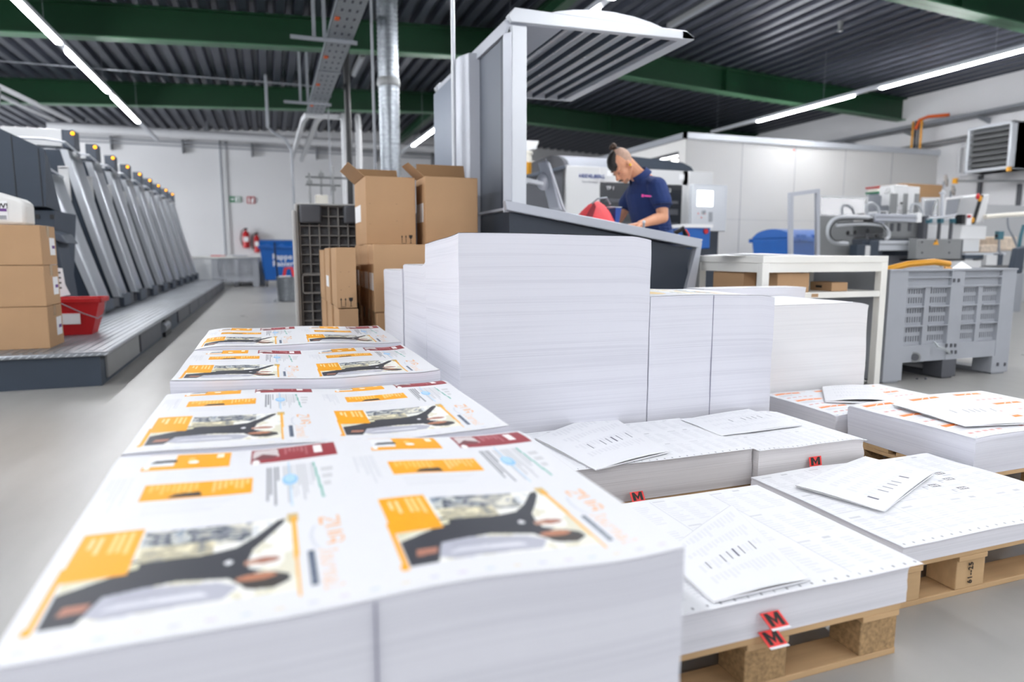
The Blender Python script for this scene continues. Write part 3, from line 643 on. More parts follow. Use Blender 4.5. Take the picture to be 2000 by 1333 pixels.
# ------------------------------------------------------------------ inspection console with light hood
CX0, CX1, CY0, CY1 = 1.326, 2.68, 3.75, 5.55
t = thing('inspection_console', (2.0, 4.6, 0), 'tall grey inspection console with sloping desk and louvred light hood', 'console')
dz = lambda x: 1.152 + (x - CX0) * (.939 - 1.152) / (CX1 - CX0)
side = [(CX0+.06, 0), (CX1-.14, 0), (CX1-.08, .64), (CX1-.09, dz(CX1)-.06), (CX0+.02, dz(CX0)-.06), (CX0+.02, .2)]
MB().prism(side, 'y', CY0+.01, CY1).build('base', 'darker', t, smooth=False)
# silver rim of the desk
rim = [(CX0-.01, dz(CX0-.01)-.055), (CX1-.03, dz(CX1)-.055), (CX1, dz(CX1)), (CX0-.02, dz(CX0-.02))]
MB().prism(rim, 'y', CY0-.03, CY0+.02).prism(rim, 'y', CY1-.02, CY1+.03).prism([(CX1-.05, dz(CX1)-.055), (CX1, dz(CX1)-.055), (CX1, dz(CX1)), (CX1-.05, dz(CX1)+.008)], 'y', CY0, CY1).build('desk_rim', 'silver', t, bevel=.004)
MB().prism([(CX1-.04, dz(CX1)-.05), (CX1, dz(CX1)-.02), (CX1-.06, .5), (CX1-.2, 0), (CX1-.26, 0), (CX1-.11, .62)], 'y', CY0-.02, CY0+.03).build('side_trim', 'silver', t)
MB().prism([(CX0, dz(CX0)-.05), (CX1-.02, dz(CX1)-.05), (CX1-.02, dz(CX1)-.035), (CX0, dz(CX0)-.035)], 'y', CY0, CY1).build('desk_top', 'silver', t)
# raised copy board
MB().prism([(1.7, dz(1.7)-.04), (2.66, dz(2.66)-.04), (2.66, dz(2.66)+.035), (1.7, dz(1.7)+.035)], 'y', 4.12, 5.3).build('copy_board', 'white_metal', t, bevel=.01)
for yy in (4.2, 4.4): MB().slab((2.28, yy, dz(2.28)+.04), (2.62, yy, dz(2.62)+.04), (2.62, yy+.015, dz(2.62)+.04), (2.28, yy+.015, dz(2.28)+.04), (0, 0, -.004)).build('register_bar', 'crate_dark', t)
# upright back panels on the aisle side (X = CX0)
MB().prism([(CX0+.02, 1.09), (CX0+.10, 1.09), (CX0+.10, 2.12), (CX0+.02, 2.12)], 'y', CY0+.03, CY0+.62).build('back_panel', mat('panel_graphite', '5a606b', .5, .3), t)
MB().box((CX0+.012, CY0+.035, 1.1), (CX0+.02, CY0+.14, 2.1)).build('panel_strip', 'darker', t)
MB().box((CX0+.03, CY0, 1.09), (CX0+.125, CY0+.09, 2.14)).build('front_post', 'light_silver', t, bevel=.006)
MB().prism([(CX0-.005, CY0+.05), (CX0+.03, CY0), (CX0+.03, CY0+.05)], 'z', 1.09, 2.1).build('post_bevel', 'silver', t)
MB().box((CX0-.0, CY0+.03, 2.1), (CX0+.13, CY0+.64, 2.17)).build('top_rail', 'silver', t, bevel=.004)
cyl = MB().prism([(CX0-.09, CY0+.7), (CX0-.05, CY0+.6), (CX0+.05, CY0+.58), (CX0+.1, CY0+.62), (CX0+.1, CY0+.98), (CX0-.05, CY0+.98), (CX0-.09, CY0+.9)], 'z', .3, 2.14).build('side_fin', 'silver', t, bevel=.006)
MB().box((CX0+.0, CY0+.98, .3), (CX0+.1, CY1, 2.14)).build('rear_panel', mat('panel_blue_grey', '6d7787', .35, .4), t, bevel=.006)
# hood
hx0, hx1, hz = CX0+.03, 2.58, 2.18
fr = MB()
fr.prism([(hx0, 2.155), (hx1, hz), (hx1+.0, hz+.02), (hx1-.06, hz+.05), (hx0+.02, 2.235), (hx0-.02, 2.19)], 'y', CY0, CY0+.05)
fr.prism([(hx0, 2.155), (hx1, hz), (hx1+.0, hz+.02), (hx1-.06, hz+.05), (hx0+.02, 2.235), (hx0-.02, 2.19)], 'y', CY1-.02, CY1+.03)
fr.prism([(hx1-.09, hz-.002), (hx1, hz), (hx1, hz+.02), (hx1-.06, hz+.05), (hx1-.09, hz+.05)], 'y', CY0, CY1+.03)
fr.build('hood_frame', 'light_silver', t, bevel=.004)
MB().prism([(hx0, 2.15), (hx0+.33, 2.16), (hx0+.33, 2.2), (hx0, 2.2)], 'y', CY0+.04, CY1).build('solid_soffit', 'silver', t)
pr = [(hx0+.02, 2.235)] + [(hx0+.25 + (hx1-.35-hx0)*i/12, 2.235+.085*math.sin(math.pi*i/12)) for i in range(13)] + [(hx1-.06, 2.235)]
pr = [at(px, py, CY0+.12) for px, py in ((1045, 34), (1065, 27), (1090, 22), (1120, 19), (1160, 19), (1200, 24), (1240, 33), (1275, 45), (1302, 58), (1302, 66), (1045, 46))]
MB().prism([(p[0], p[2]) for p in pr], 'y', CY0+.12, CY1-.2).build('domed_cover', 'light_silver', t)
MB().prism([(hx0+.3, 2.215), (hx1-.06, 2.225), (hx1-.06, 2.235), (hx0+.3, 2.235)], 'y', CY0+.04, CY1).build('lamp_tray', 'light_silver', t)
for k in range(7):
    xx = hx0 + .36 + k*.118
    MB().prism([(xx, hz-.005), (xx+.01, hz-.005), (xx+.01, hz+.028), (xx, hz+.028)], 'y', CY0+.05, CY1-.02).build('louvre', 'navy_machine', t)
for k in range(6):
    xx = hx0 + .38 + k*.118
    for j in range(3): MB().cyl((xx+.05, CY0+.12+j*.55, hz+.035), (xx+.05, CY0+.62+j*.55, hz+.035), .012, n=8).build('tube_lamp', 'white_gloss', t)
# monitor on arm
t = thing('tilted_monitor', (2.1, 5.0, 1.45), 'slim silver monitor seen from its edge on an angled arm above the console desk', 'monitor')
MB().slab((2.09, 4.95, 1.57), (2.115, 4.95, 1.55), (2.26, 4.95, 1.16), (2.19, 4.95, 1.21), (-.03, .13, 0)).build('screen', 'silver', t, bevel=.004)
MB().slab((2.075, 4.94, 1.585), (2.115, 4.94, 1.50), (2.265, 4.94, 1.15), (2.225, 4.94, 1.2), (0, .03, 0)).build('bezel', 'light_silver', t, bevel=.003)
MB().ell((2.10, 5.05, 1.42), (.06, .05, .07)).build('ball_joint', 'silver', t)
MB().prism([(1.43, 1.16), (1.45, 1.12), (1.95, 1.40), (2.08, 1.385), (2.08, 1.41), (1.94, 1.44)], 'y', 5.0, 5.06).build('arm', 'light_silver', t, bevel=.004)
# things on the desk
def dome(name, c, r, m, lbl, cat):
    pass
t = thing('red_bag', (2.2, 4.3, dz(2.2)), 'red conical bag with a white ring handle lying on the console desk', 'bag')
m = MB(); zb = 1.065
ring = lambda rx, ry, z, cx: [(cx+rx*math.cos(2*math.pi*i/20), 4.34+ry*math.sin(2*math.pi*i/20), z - (0.157*(cx+rx*math.cos(2*math.pi*i/20)-2.2) if z < 1.1 else 0)) for i in range(20)]
rs = [ring(.14, .1, 1.05, 2.225), ring(.145, .1, 1.09, 2.215), ring(.11, .08, 1.14, 2.205), ring(.06, .05, 1.19, 2.21), ring(.015, .015, 1.215, 2.215)]
vs = [p for r_ in rs for p in r_]; fs = [(k*20+i, k*20+(i+1) % 20, (k+1)*20+(i+1) % 20, (k+1)*20+i) for k in range(4) for i in range(20)] + [tuple(range(80, 100))]
m.add(vs, fs).build('bag_body', mat('red_cloth', 'f0545a', .6, var=.1, vscale=20), t)
MB().tube([(2.13, 4.25, 1.19), (2.17, 4.24, 1.225), (2.24, 4.24, 1.235), (2.27, 4.24, 1.19)], .006).build('ring_handle', 'galv', t)
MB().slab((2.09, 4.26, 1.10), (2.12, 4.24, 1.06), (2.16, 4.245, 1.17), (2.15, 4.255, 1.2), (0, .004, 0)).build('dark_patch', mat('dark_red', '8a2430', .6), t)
t = thing('blue_folder', (2.33, 4.3, dz(2.33)), 'blue folder standing open beside the red bag on the console desk', 'folder')
MB().slab((2.33, 4.28, 1.03), (2.36, 4.28, 1.03), (2.385, 4.28, 1.17), (2.335, 4.28, 1.17), (0, .1, 0)).build('cover', 'blue_dark', t, bevel=.003)
MB().slab((2.30, 4.30, 1.175), (2.385, 4.28, 1.172), (2.385, 4.4, 1.172), (2.28, 4.4, 1.175), (0, 0, .004)).build('top_edge', 'label', t)
o = MB().slab((2.33, 4.16, dz(2.33)+.046), (2.66, 4.18, dz(2.66)+.046), (2.66, 4.9, dz(2.66)+.046), (2.05, 4.9, dz(2.05)+.046), (0, 0, -.006)).build('press_sheet', 'paper'); tag(o, 'white press sheet lying on the console desk under the arms of the man', 'sheet')
t = thing('loupe', (2.55, 4.2, 1.0), 'small chrome loupe with knob standing on the white press sheet', 'loupe')
MB().cyl((2.52, 4.2, dz(2.52)+.046), (2.52, 4.2, dz(2.52)+.06), .03).cyl((2.52, 4.2, dz(2.52)+.06), (2.52, 4.2, dz(2.52)+.1), .008).build('stand', 'galv', t)
MB().ell((2.52, 4.2, dz(2.52)+.105), (.012, .012, .012)).build('knob', 'light_silver', t)

# ------------------------------------------------------------------ second press, white, behind the console
t = thing('white_press', (4.3, 7.5, 0), 'white and grey printing press with curved dark hood behind the man', 'printing press')
B((3.41, 7.5, .1), (3.87, 9.2, 1.90)).build('end_panel', 'white_metal', t, bevel=.01)
MB().box((3.87, 7.52, 1.72), (5.15, 7.56, 1.90)).box((3.87, 7.52, .1), (5.15, 7.56, 1.08)).box((5.07, 7.52, 1.0), (5.15, 7.56, 1.9)).build('front_frame', 'white_metal', t, bevel=.004)
B((5.15, 7.5, .1), (5.52, 9.2, 1.90)).build('delivery_panel', 'white_metal', t, bevel=.01)
for a, b in ((3.87, 4.45), (4.47, 5.07)):
    p = MB().box((a, 7.53, 1.08), (b, 7.55, 1.72)).build('window_panel', mat('smoked_glass', '1b2028', .12, coat=.5), t)
    m = MB()
    for j in range(3): m.box((a+.08, 7.527, 1.2+j*.14), (b-.05, 7.529, 1.24+j*.14 + .03*(j == 1)))
    m.build('roller', 'crate_dark', p)
    MB().text('TP 1' if a < 4 else 'DW 12', (a+.1 if a < 4 else a+.25, 7.525, 1.63), (1, 0, 0), (0, 0, 1), .06).build('lettering', 'label', p)
B((3.87, 7.6, .1), (5.15, 9.2, 1.88)).build('inner_body', 'darker', t)
for xx in (3.97, 4.30, 5.02): B((xx, 7.515, 1.79), (xx+.07, 7.52, 1.86)).build('sticker', 'label', t)
MB().text('HEIDELBERG', (3.58, 7.495, 1.76), (1, 0, 0), (0, 0, 1), .062, bold=True).build('brand_lettering', 'blue_dark', t)
MB().text('Speedmaster', (3.62, 7.495, 1.70), (1, 0, 0), (0, 0, 1), .042).build('model_lettering', 'conduit', t)
pr = [(8.9, 1.9), (7.7, 1.9), (7.7, 1.93)] + [(8.3 - .55*math.cos(math.pi*.5*i/6), 1.93 + .18*math.sin(math.pi*.5*i/6)) for i in range(7)] + [(8.9, 2.1)]
MB().prism(pr, 'x', 3.55, 4.3).build('curved_hood', 'silver', t)
MB().prism([(8.9, 1.9)] + [(y, z) for y, z in pr[1:]], 'x', 3.5, 3.56).build('hood_end', 'crate_dark', t)
MB().prism([(4.25, 1.90), (5.30, 1.91), (5.25, 1.97), (5.12, 2.02), (4.25, 2.07)], 'y', 7.6, 8.8).build('rear_hood', 'navy_machine', t, bevel=.01)
MB().prism([(2.4, .1), (3.40, .1), (3.40, 1.90), (3.32, 1.88), (2.4, 1.62)], 'y', 7.55, 9.0).build('feeder_side', 'crate_dark', t, bevel=.01)
MB().prism([(2.4, 1.60), (3.40, 1.86), (3.40, 1.90), (2.4, 1.64)], 'y', 7.5, 7.56).build('feeder_edge', 'dark_machine', t)
m = MB().box((3.44, 7.495, .2), (3.845, 7.5, 1.6)); 
t = thing('control_terminal', (5.4, 7.2, 0), 'light grey control terminal with bright screen and red stop button beside the white press', 'control terminal')
x0, x1, y0, za, zb = 4.97, 5.49, 7.15, 1.12, 1.70
B((x0, y0, za), (x1, y0+.08, zb)).build('housing', 'light_silver', t, bevel=.012)
B((x0+.07, y0-.006, zb-.27), (x0+.30, y0, zb-.08)).build('screen', mat('lit_screen', 'ffffff', .3, emit='f4f8ff', es=3.), t, bevel=.004)
MB().box((x0+.12, y0-.008, zb-.1), (x0+.28, y0-.006, zb-.092)).build('screen_header', 'blue_dark', t)
MB().cyl((x0+.17, y0-.02, zb-.34), (x0+.17, y0, zb-.34), .022).build('dial', 'conduit', t)
MB().box((x0+.14, y0-.004, za+.05), (x0+.20, y0, za+.08)).build('stop_plate', 'yellow', t)
MB().cyl((x0+.17, y0-.025, za+.065), (x0+.17, y0, za+.065), .016).build('stop_button', 'red', t)
MB().cyl((x0+.26, y0-.02, za+.06), (x0+.26, y0, za+.06), .01).build('key_switch', 'black', t)
for i in range(3):
    for j in range(2): MB().cyl((x0+.09+i*.05, y0-.008, za+.17+j*.05), (x0+.09+i*.05, y0, za+.17+j*.05), .007, n=8).build('push_button', 'redcard' if (i+j) % 2 else 'warmwhite', t)
m = MB()
for i in range(5): m.box((x0+.25+i*.012, y0-.003, za+.12), (x0+.256+i*.012, y0, za+.24))
m.build('speaker_slits', 'conduit', t)
B((x0+.02, y0+.02, .0), (x0+.42, y0+.28, za)).build('pedestal', 'darker', t)
o = MB().box((4.52, 6.6, .9), (4.85, 6.9, 1.16)).build('parts_box', 'blue', bevel=.01)
t = thing('blue_toolbox', (4.6, 6.6, .8), 'blue machine-side tool box with red cap behind the man', 'box'); o.parent = t; t['_o'] = (0, 0, 0); t.location = (0, 0, 0); o.name = 'box_body'
MB().box((4.5, 6.58, 1.14), (4.87, 6.92, 1.18)).build('lid', 'label', t); MB().cyl((4.78, 6.58, 1.1), (4.78, 6.6, 1.1), .03).build('red_cap', 'red', t); MB().box((4.45, 6.55, 0), (4.9, 6.95, .9)).build('stand', 'darker', t)
t = thing('ink_column', (3.1, 8.2, 1.3), 'orange and white upright cylinder with white cradle beyond the console', 'cylinder')
MB().cyl((3.22, 8.4, 0), (3.22, 8.4, 1.75), .06).build('stand', 'conduit', t)
MB().cyl((3.22, 8.4, 1.75), (3.22, 8.4, 2.03), .09, n=20).build('orange_sleeve', 'gold', t); MB().cyl((3.22, 8.4, 2.03), (3.22, 8.4, 2.14), .09, n=20).cyl((3.22, 8.4, 2.14), (3.22, 8.4, 2.17), .11).build('white_sleeve', 'warmwhite', t)
MB().prism([(3.06, 2.3), (3.10, 2.2), (3.22, 2.17), (3.34, 2.2), (3.38, 2.3)], 'y', 8.3, 8.45).build('cradle', 'white_gloss', t)
t = thing('notice_board', (3.6, 8.7, 1.9), 'small white machine sign with warning pictograms beside the orange cylinder', 'sign')
B((3.45, 9.3, 1.98), (4.0, 9.34, 2.18)).build('plate', 'warmwhite', t); B((3.5, 9.33, 0), (3.55, 9.36, 2.0)).build('post', 'conduit', t)
B((3.62, 9.29, 2.08), (3.66, 9.3, 2.15)).build('pictogram', 'yellow', t)

# ------------------------------------------------------------------ office box
struct(B((7.456, 11.0, 0), (14.0, 11.1, 3.07)).build('wall_office_front', 'office'))
m = MB().box((7.456, 11.1, 0), (7.556, 19.9, 2.1)).box((7.456, 11.1, 2.78), (7.556, 19.9, 3.07))
for yy in (11.1, 12.6, 12.75, 14.3, 15.9, 17.5, 19.8): m.box((7.456, yy, 2.1), (7.556, yy+.12, 2.78))
struct(m.build('wall_office_side', 'office'))
struct(B((7.40, 10.95, 2.98), (14.0, 11.02, 3.09)).build('trim_1', 'light_silver'))
struct(B((7.40, 10.95, 2.98), (7.46, 19.9, 3.09)).build('trim_2', 'conduit'))
struct(B((7.556, 11.1, 3.0), (14.0, 19.9, 3.05)).build('ceiling_office', 'office'))
m = MB()
for xx in (8.75, 10.05, 11.35, 12.65): m.box((xx, 10.995, 0), (xx+.006, 11.0, 3.0))
m.box((7.46, 10.996, 1.5), (14, 11.0, 1.504)); struct(m.build('trim_3', 'conduit'))
M_['glass'] = mat('window_glass', 'ffffff', .03, trans=1.0, spec=.3)
for k, (a, b) in enumerate(((11.22, 12.6), (12.87, 14.3), (14.42, 15.9), (16.02, 17.5), (17.62, 19.8))):
    f = MB().box((7.47, a, 2.1), (7.53, b, 2.14)).box((7.47, a, 2.74), (7.53, b, 2.78)).box((7.47, a, 2.1), (7.53, a+.04, 2.78)).box((7.47, b-.04, 2.1), (7.53, b, 2.78)).build('window_%d' % (k+1), 'crate_dark'); struct(f)
    p = MB().box((7.495, a+.04, 2.14), (7.505, b-.04, 2.74)).build('pane', 'glass', f)
t = thing('office_lamp', (8.9, 13, 2.9), 'bright tube light glowing inside the white office box', 'ceiling light')
B((8.6, 11.9, 2.88), (8.7, 15.4, 2.9)).build('diffuser', mat('dim_diffuser', 'ffffff', .4, emit='fffaf0', es=9.), t); B((8.58, 11.85, 2.9), (8.72, 15.45, 2.98)).build('housing', 'white_metal', t)
struct(B((7.556, 19.2, 0), (14, 19.3, 2.99)).build('wall_office_rear', mat('office_inner', 'cfc6a8', .7)))
o = MB().tube([(8.05, 10.6, 0), (7.9, 10.93, 1.35)], .015).build('broom_stick', 'warmwhite'); tag(o, 'thin wooden broom handle leaning against the white office wall', 'broom')
o = MB().cyl((10.0, 10.99, 2.9), (10.0, 10.995, 2.9), .02).build('wall_marker', 'redcard'); tag(o, 'tiny red round marker high on the office front wall', 'marker')
# ------------------------------------------------------------------ white table with shelf
t = thing('white_table', (3.2, 3.5, 0), 'white steel table with a shelf standing before the grey box crate', 'table')
x0, x1, y0, y1 = 2.72, 3.70, 3.19, 3.85
B((x0, y0, .79), (x1, y1, .832)).build('table_top', 'table', t, bevel=.003)
m = MB()
for yy in (y0+.005, y1-.035): m.box((x0+.02, yy, .735), (x1-.02, yy+.03, .79))
for xx in (x0+.01, x1-.04): m.box((xx, y0+.02, .735), (xx+.03, y1-.02, .79))
m.build('apron', 'table', t)
for xx in (x0, x1-.05):
    for yy in (y0, y1-.05): B((xx, yy, 0), (xx+.05, yy+.05, .79)).build('leg', 'table', t, bevel=.003)
B((x0+.02, y0+.005, .575), (x1-.02, y1-.01, .61)).build('shelf', 'table', t, bevel=.002)
MB().box((3.1, y0+.003, .583), (3.15, y0+.005, .603)).build('worn_patch', 'card', t)
o = MB().slab(at(1375, 499, 3.5), (2.8, 3.25, .838), (3.1, 3.2, .836), (3.0, 3.7, .85), (0, 0, -.003)).slab((2.75, 3.25, .842), (3.02, 3.22, .84), (3.05, 3.6, .848), (2.75, 3.6, .845), (0, 0, -.002)).build('loose_papers', 'paper'); o.name = 'loose_paper'; tag(o, 'loose white papers lying on the white table top', 'paper')
def shelf_box(xa, xb, ya, yb, h_, lb, m_='card'):
    t = thing('cardboard_tray', (xa, ya, .611), lb, 'box', 'boxes on the shelf')
    MB().box((xa, ya, .611), (xb, yb, .611+h_)).build('box_body', m_, t, bevel=.003)
    MB().box((xa+.01, ya+.01, .611+h_-.003), (xb-.01, yb-.01, .611+h_+.001)).build('inner_board', 'card_in', t); return t
shelf_box(2.755, 2.85, 3.40, 3.70, .12, 'open brown box on the table shelf, by the table leg')
shelf_box(2.858, 3.10, 3.22, 3.51, .118, 'tan box at the front of the table shelf')
t = shelf_box(3.31, 3.44, 3.25, 3.43, .055, 'flat brown box on the table shelf with black print')
MB().box((3.3085, 3.33, .63), (3.3098, 3.38, .645)).build('print', 'ink', t)
o = B((2.87, 3.25, .735), (3.05, 3.5, .745)).build('orange_envelope', 'gold'); o.location.z = -.005; tag(o, 'orange envelope lying on the open box under the table top', 'envelope')
# box crate with waste paper
t = box_crate((3.735, 3.2, 0), 1.185, 1.0, .745, 'large grey plastic box crate with slotted sides full of waste paper', feet=.13)
m = MB().cyl(at(1787, 698, 3.19), at(1787, 698, 3.26), .035, n=20); m.build('drain_socket', 'grey_plate', t)
MB().cyl(at(1787, 698, 3.188), at(1787, 698, 3.19), .024, n=20).build('socket_hole', 'crate_dark', t)
for i, (px, py) in enumerate(((1848, 675), (1857, 675), (1865, 675), (1850, 688), (1858, 688), (1866, 688), (1863, 548), (1872, 548), (1790, 745), (1807, 745), (1948, 712), (1962, 712))):
    a = at(px, py, 3.2); 
    MB().box((a[0]-.008, 3.194, max(.02, a[2]-.012)), (a[0]+.008, 3.2, a[2]+.012)).build('slot_hole', 'crate_dark', t)
MB().tube([at(1825, 668, 3.18), at(1832, 678, 3.15), at(1845, 682, 3.15), at(1855, 690, 3.18)], .008).build('plastic_wrap', mat('clear_film', 'e8eef0', .2, trans=.6), t)
random.seed(11)
m = MB()
for i in range(70):
    x = random.uniform(3.86, 4.8); y = random.uniform(3.27, 4.0); z = random.uniform(.62, .7); s_ = random.uniform(.08, .2); a = random.uniform(0, 3); q = random.uniform(-.03, .05)
    c, s = math.cos(a)*s_, math.sin(a)*s_
    c = min(c, .12)
    m.mi(random.choice((0, 0, 0, 1, 2))); 
    xx = min(max(x, 3.98), 4.72); yy = min(max(y, 3.42), 4.0)
    m.slab((xx-c*.5, yy-s*.3, z), (xx+c*.5, yy-s*.3, z+q), (xx+c*.5, yy+s*.3, z+.01), (xx-c*.5, yy+s*.3, z-q*.5), (0, 0, .002))
o = m.build('waste_paper', ['paper', 'label', 'card']); o['kind'] = 'stuff'; o['label'] = 'crumpled waste sheets filling the grey box crate'; o['category'] = 'waste paper'
o = MB().box((3.79, 3.27, .16), (4.86, 4.13, .6)).build('waste_fill', mat('waste_bulk', 'd8d6d2', .8, var=.35, vscale=14, bump=.4, bscale=20)); o['kind'] = 'stuff'; o['label'] = 'packed waste paper inside the grey box crate'; o['category'] = 'waste paper'
o = MB().tube([(3.86, 3.36, .735), (4.05, 3.34, .775), (4.28, 3.33, .79), (4.42, 3.33, .775)], .022, 10).build('yellow_poster_roll', 'gold'); tag(o, 'yellow rolled poster lying on the rim of the grey box crate', 'poster')
o = MB().slab((4.5, 3.4, .72), (4.62, 3.4, .70), (4.60, 3.5, .74), (4.53, 3.45, .80), (0, .002, 0)).build('orange_scrap', 'gold'); tag(o, 'small orange paper scrap sticking up from the crate', 'scrap')
o = MB().slab((4.62, 3.4, .72), (4.80, 3.4, .72), (4.78, 3.5, .79), (4.68, 3.5, .74), (0, .002, 0)).build('white_scrap', 'paper'); tag(o, 'white paper scrap sticking up from the crate near its corner', 'scrap')

# ------------------------------------------------------------------ feeding machine behind the table
def pbox(m, ax, ay, bx, by, Yv, dep):
    a = at(ax, ay, Yv); b = at(bx, by, Yv); return m.box((a[0], Yv, a[2]), (b[0], Yv+dep, b[2]))
YM = 6.5
t = thing('feeding_machine', (7.5, YM, 0), 'grey and white feeding machine with hoses, rails and rollers behind the white table', 'machine')
P = lambda nm, mt, *r, **k: _p(nm, mt, r, k)
def _p(nm, mt, r, k):
    m = MB()
    for (ax, ay, bx, by, Yv, dep) in r: pbox(m, ax, ay, bx, by, Yv, dep)
    return m.build(nm, mt, t, bevel=k.get('bevel', .006))
P('side_plate', 'grey_plate', (1600, 421, 1660, 545, 6.6, .05))
P('back_plate', 'grey_plate', (1660, 438, 1810, 545, 7.2, .05))
P('upper_plate', 'grey_plate', (1735, 420, 1810, 465, 6.8, .06))
P('base_cabinet', 'conduit', (1600, 540, 1990, 640, 6.6, 1.2))
P('base_cabinet', 'white_metal', (1795, 510, 1905, 640, 6.45, 1.0))
P('cabinet_seam', 'crate_dark', (1836, 512, 1839, 560, 6.44, .01))
P('dark_housing', 'darker', (1725, 466, 1795, 515, 6.55, .6))
P('dark_base', 'crate_dark', (1735, 500, 1795, 560, 6.45, .6))
P('rail_block', 'light_silver', (1716, 470, 1775, 490, 6.4, .1))
P('rail_groove', 'crate_dark', (1716, 477, 1775, 478.5, 6.39, .02))
P('clamp_block', 'navy_machine', (1700, 470, 1716, 500, 6.38, .12))
P('clamp_block', 'navy_machine', (1675, 478, 1690, 500, 6.38, .12))
P('centre_block', 'white_metal', (1690, 480, 1700, 500, 6.38, .12))
P('linear_rail', 'silver', (1710, 417, 1795, 434, 6.3, .12))
P('rail_groove', 'crate_dark', (1712, 424, 1793, 425.5, 6.29, .02))
P('rail_end', 'label', (1793, 416, 1800, 435, 6.28, .14))
P('cable_clip', 'black', (1700, 421, 1706, 434, 6.28, .1))
P('front_plate', 'grey_plate', (1792, 467, 1876, 506, 6.2, .12))
P('front_foot', 'black', (1792, 506, 1885, 510, 6.2, .3))
for (px, py) in ((1802, 473), (1855, 473), (1802, 494), (1855, 494), (1828, 471)):
    a = at(px, py, 6.19); MB().cyl(a, (a[0], a[1]+.02, a[2]), .012, n=8).build('bolt', 'crate_dark', t)
P('white_cover', 'white_gloss', (1812, 440, 1925, 468, 6.9, .4))
P('lower_cover', 'white_metal', (1878, 468, 1912, 492, 6.7, .4))
P('grey_column', 'crate_dark', (1873, 468, 1879, 506, 6.3, .3))
P('post_plate', 'crate_dark', (1806, 422, 1811, 468, 6.7, .1))
for px in (1834, 1857): P('guide_rod', 'crate_dark', (px, 430, px+2.5, 468, 6.75, .02))
m = MB().tube([at(1812, 428, 6.6), at(1870, 420, 6.6)], .015).tube([at(1812, 434, 6.7), at(1870, 427, 6.7)], .012); m.build('guide_rail', 'light_silver', t)
for px in (1816, 1838, 1862):
    P('rail_clamp', 'teal', (px, 427, px+6, 436, 6.58, .06))
P('delivery_table', 'light_silver', (1885, 494, 1965, 498, 6.5, .8))
P('delivery_table_edge', 'navy_machine', (1885, 498, 1935, 506, 6.5, .6))
P('delivery_leg', 'white_metal', (1928, 498, 1948, 520, 6.45, .2))
P('delivery_leg', 'navy_machine', (1948, 496, 1958, 520, 6.45, .2))
P('mast_box', 'white_gloss', (1748, 360, 1772, 402, 6.9, .25), bevel=.02)
P('mast_box', 'white_gloss', (1773, 364, 1794, 412, 7.0, .2), bevel=.01)
P('mast_foot', 'label', (1732, 412, 1795, 420, 6.8, .3))
for px in (1742, 1748, 1768, 1790): P('lift_rod', 'grey_plate', (px, 378, px+3.5, 420, 6.75, .03))
P('black_motor', 'black', (1723, 414, 1731, 421, 6.7, .05))
a = at(1762, 397, 6.88); MB().cyl(a, (a[0], a[1]+.02, a[2]), .012).build('screw_head', 'ink', t)
MB().tube([at(1727, 378, 7), at(1740, 370, 7), at(1748, 371, 7)], [.01, .06, .07], 10).build('air_duct', 'white_gloss', t)
P('guard_panel', 'conduit', (1693, 381, 1735, 421, 7.1, .02))
for k in (0, 3, 6, 9, 12, 15): pass
for px in (1765, 1779, 1800): P('finger', 'crate_dark', (px-23, 436, px-19.5, 452, 6.4, .03))
def hose(pts, r, mt, Yv=6.3):
    MB().tube([at(a, b, Yv) for a, b in pts], r, 8).build('hose', mt, t)
def smooth(pts, n=5):
    out = []
    P_ = [pts[0]] + list(pts) + [pts[-1]]
    for i in range(1, len(P_)-2):
        for k in range(n):
            u = k/n; a, b, c, d = [np.array(P_[i+j], float) for j in (-1, 0, 1, 2)]
            out.append(tuple(.5*((2*b)+(-a+c)*u+(2*a-5*b+4*c-d)*u*u+(-a+3*b-3*c+d)*u**3)))
    out.append(tuple(pts[-1])); return out
hose(smooth([(1702, 425), (1650, 424), (1630, 428), (1619, 442), (1618, 460), (1628, 473), (1655, 476)]), .024, 'hose')
hose(smooth([(1702, 430), (1655, 429), (1634, 432), (1623, 445), (1622, 460), (1631, 470), (1645, 470)]), .008, 'rubber', 6.25)
hose(smooth([(1635, 440), (1665, 438), (1700, 438), (1722, 441), (1734, 450), (1736, 462), (1730, 468)]), .02, 'hose', 6.2)
hose(smooth([(1635, 436), (1690, 434), (1720, 438), (1731, 449)]), .007, 'rubber', 6.18)
hose(smooth([(1694, 420), (1692, 405), (1695, 398), (1705, 398), (1714, 406), (1717, 420)]), .02, 'hose', 6.7)
hose(smooth([(1778, 415), (1782, 400), (1792, 400), (1800, 410), (1802, 420)]), .016, 'hose', 6.7)
MB().tube([at(1655, 460, 6.4), at(1725, 459, 6.4)], .008).tube([at(1694, 442, 6.38), at(1694, 472, 6.38)], .008).build('adjusting_rod', 'crate_dark', t)
for (px, py) in ((1694, 451), (1670, 454), (1656, 455), (1712, 461)): MB().ell(at(px, py, 6.36), (.022, .022, .028)).build('knob', 'black', t)
MB().ell(at(1784, 496, 6.4), (.02, .02, .02)).build('green_lamp', 'yellow', t)
MB().prism([(at(1878, 0, 6.2)[0]-.14, at(0, 468, 6.2)[2]), (at(1878, 0, 6.2)[0]-.05, at(0, 468, 6.2)[2]), (at(1878, 0, 6.2)[0]-.095, at(0, 468, 6.2)[2]+.07)], 'y', 6.19, 6.2).build('warning_triangle', 'yellow', t)
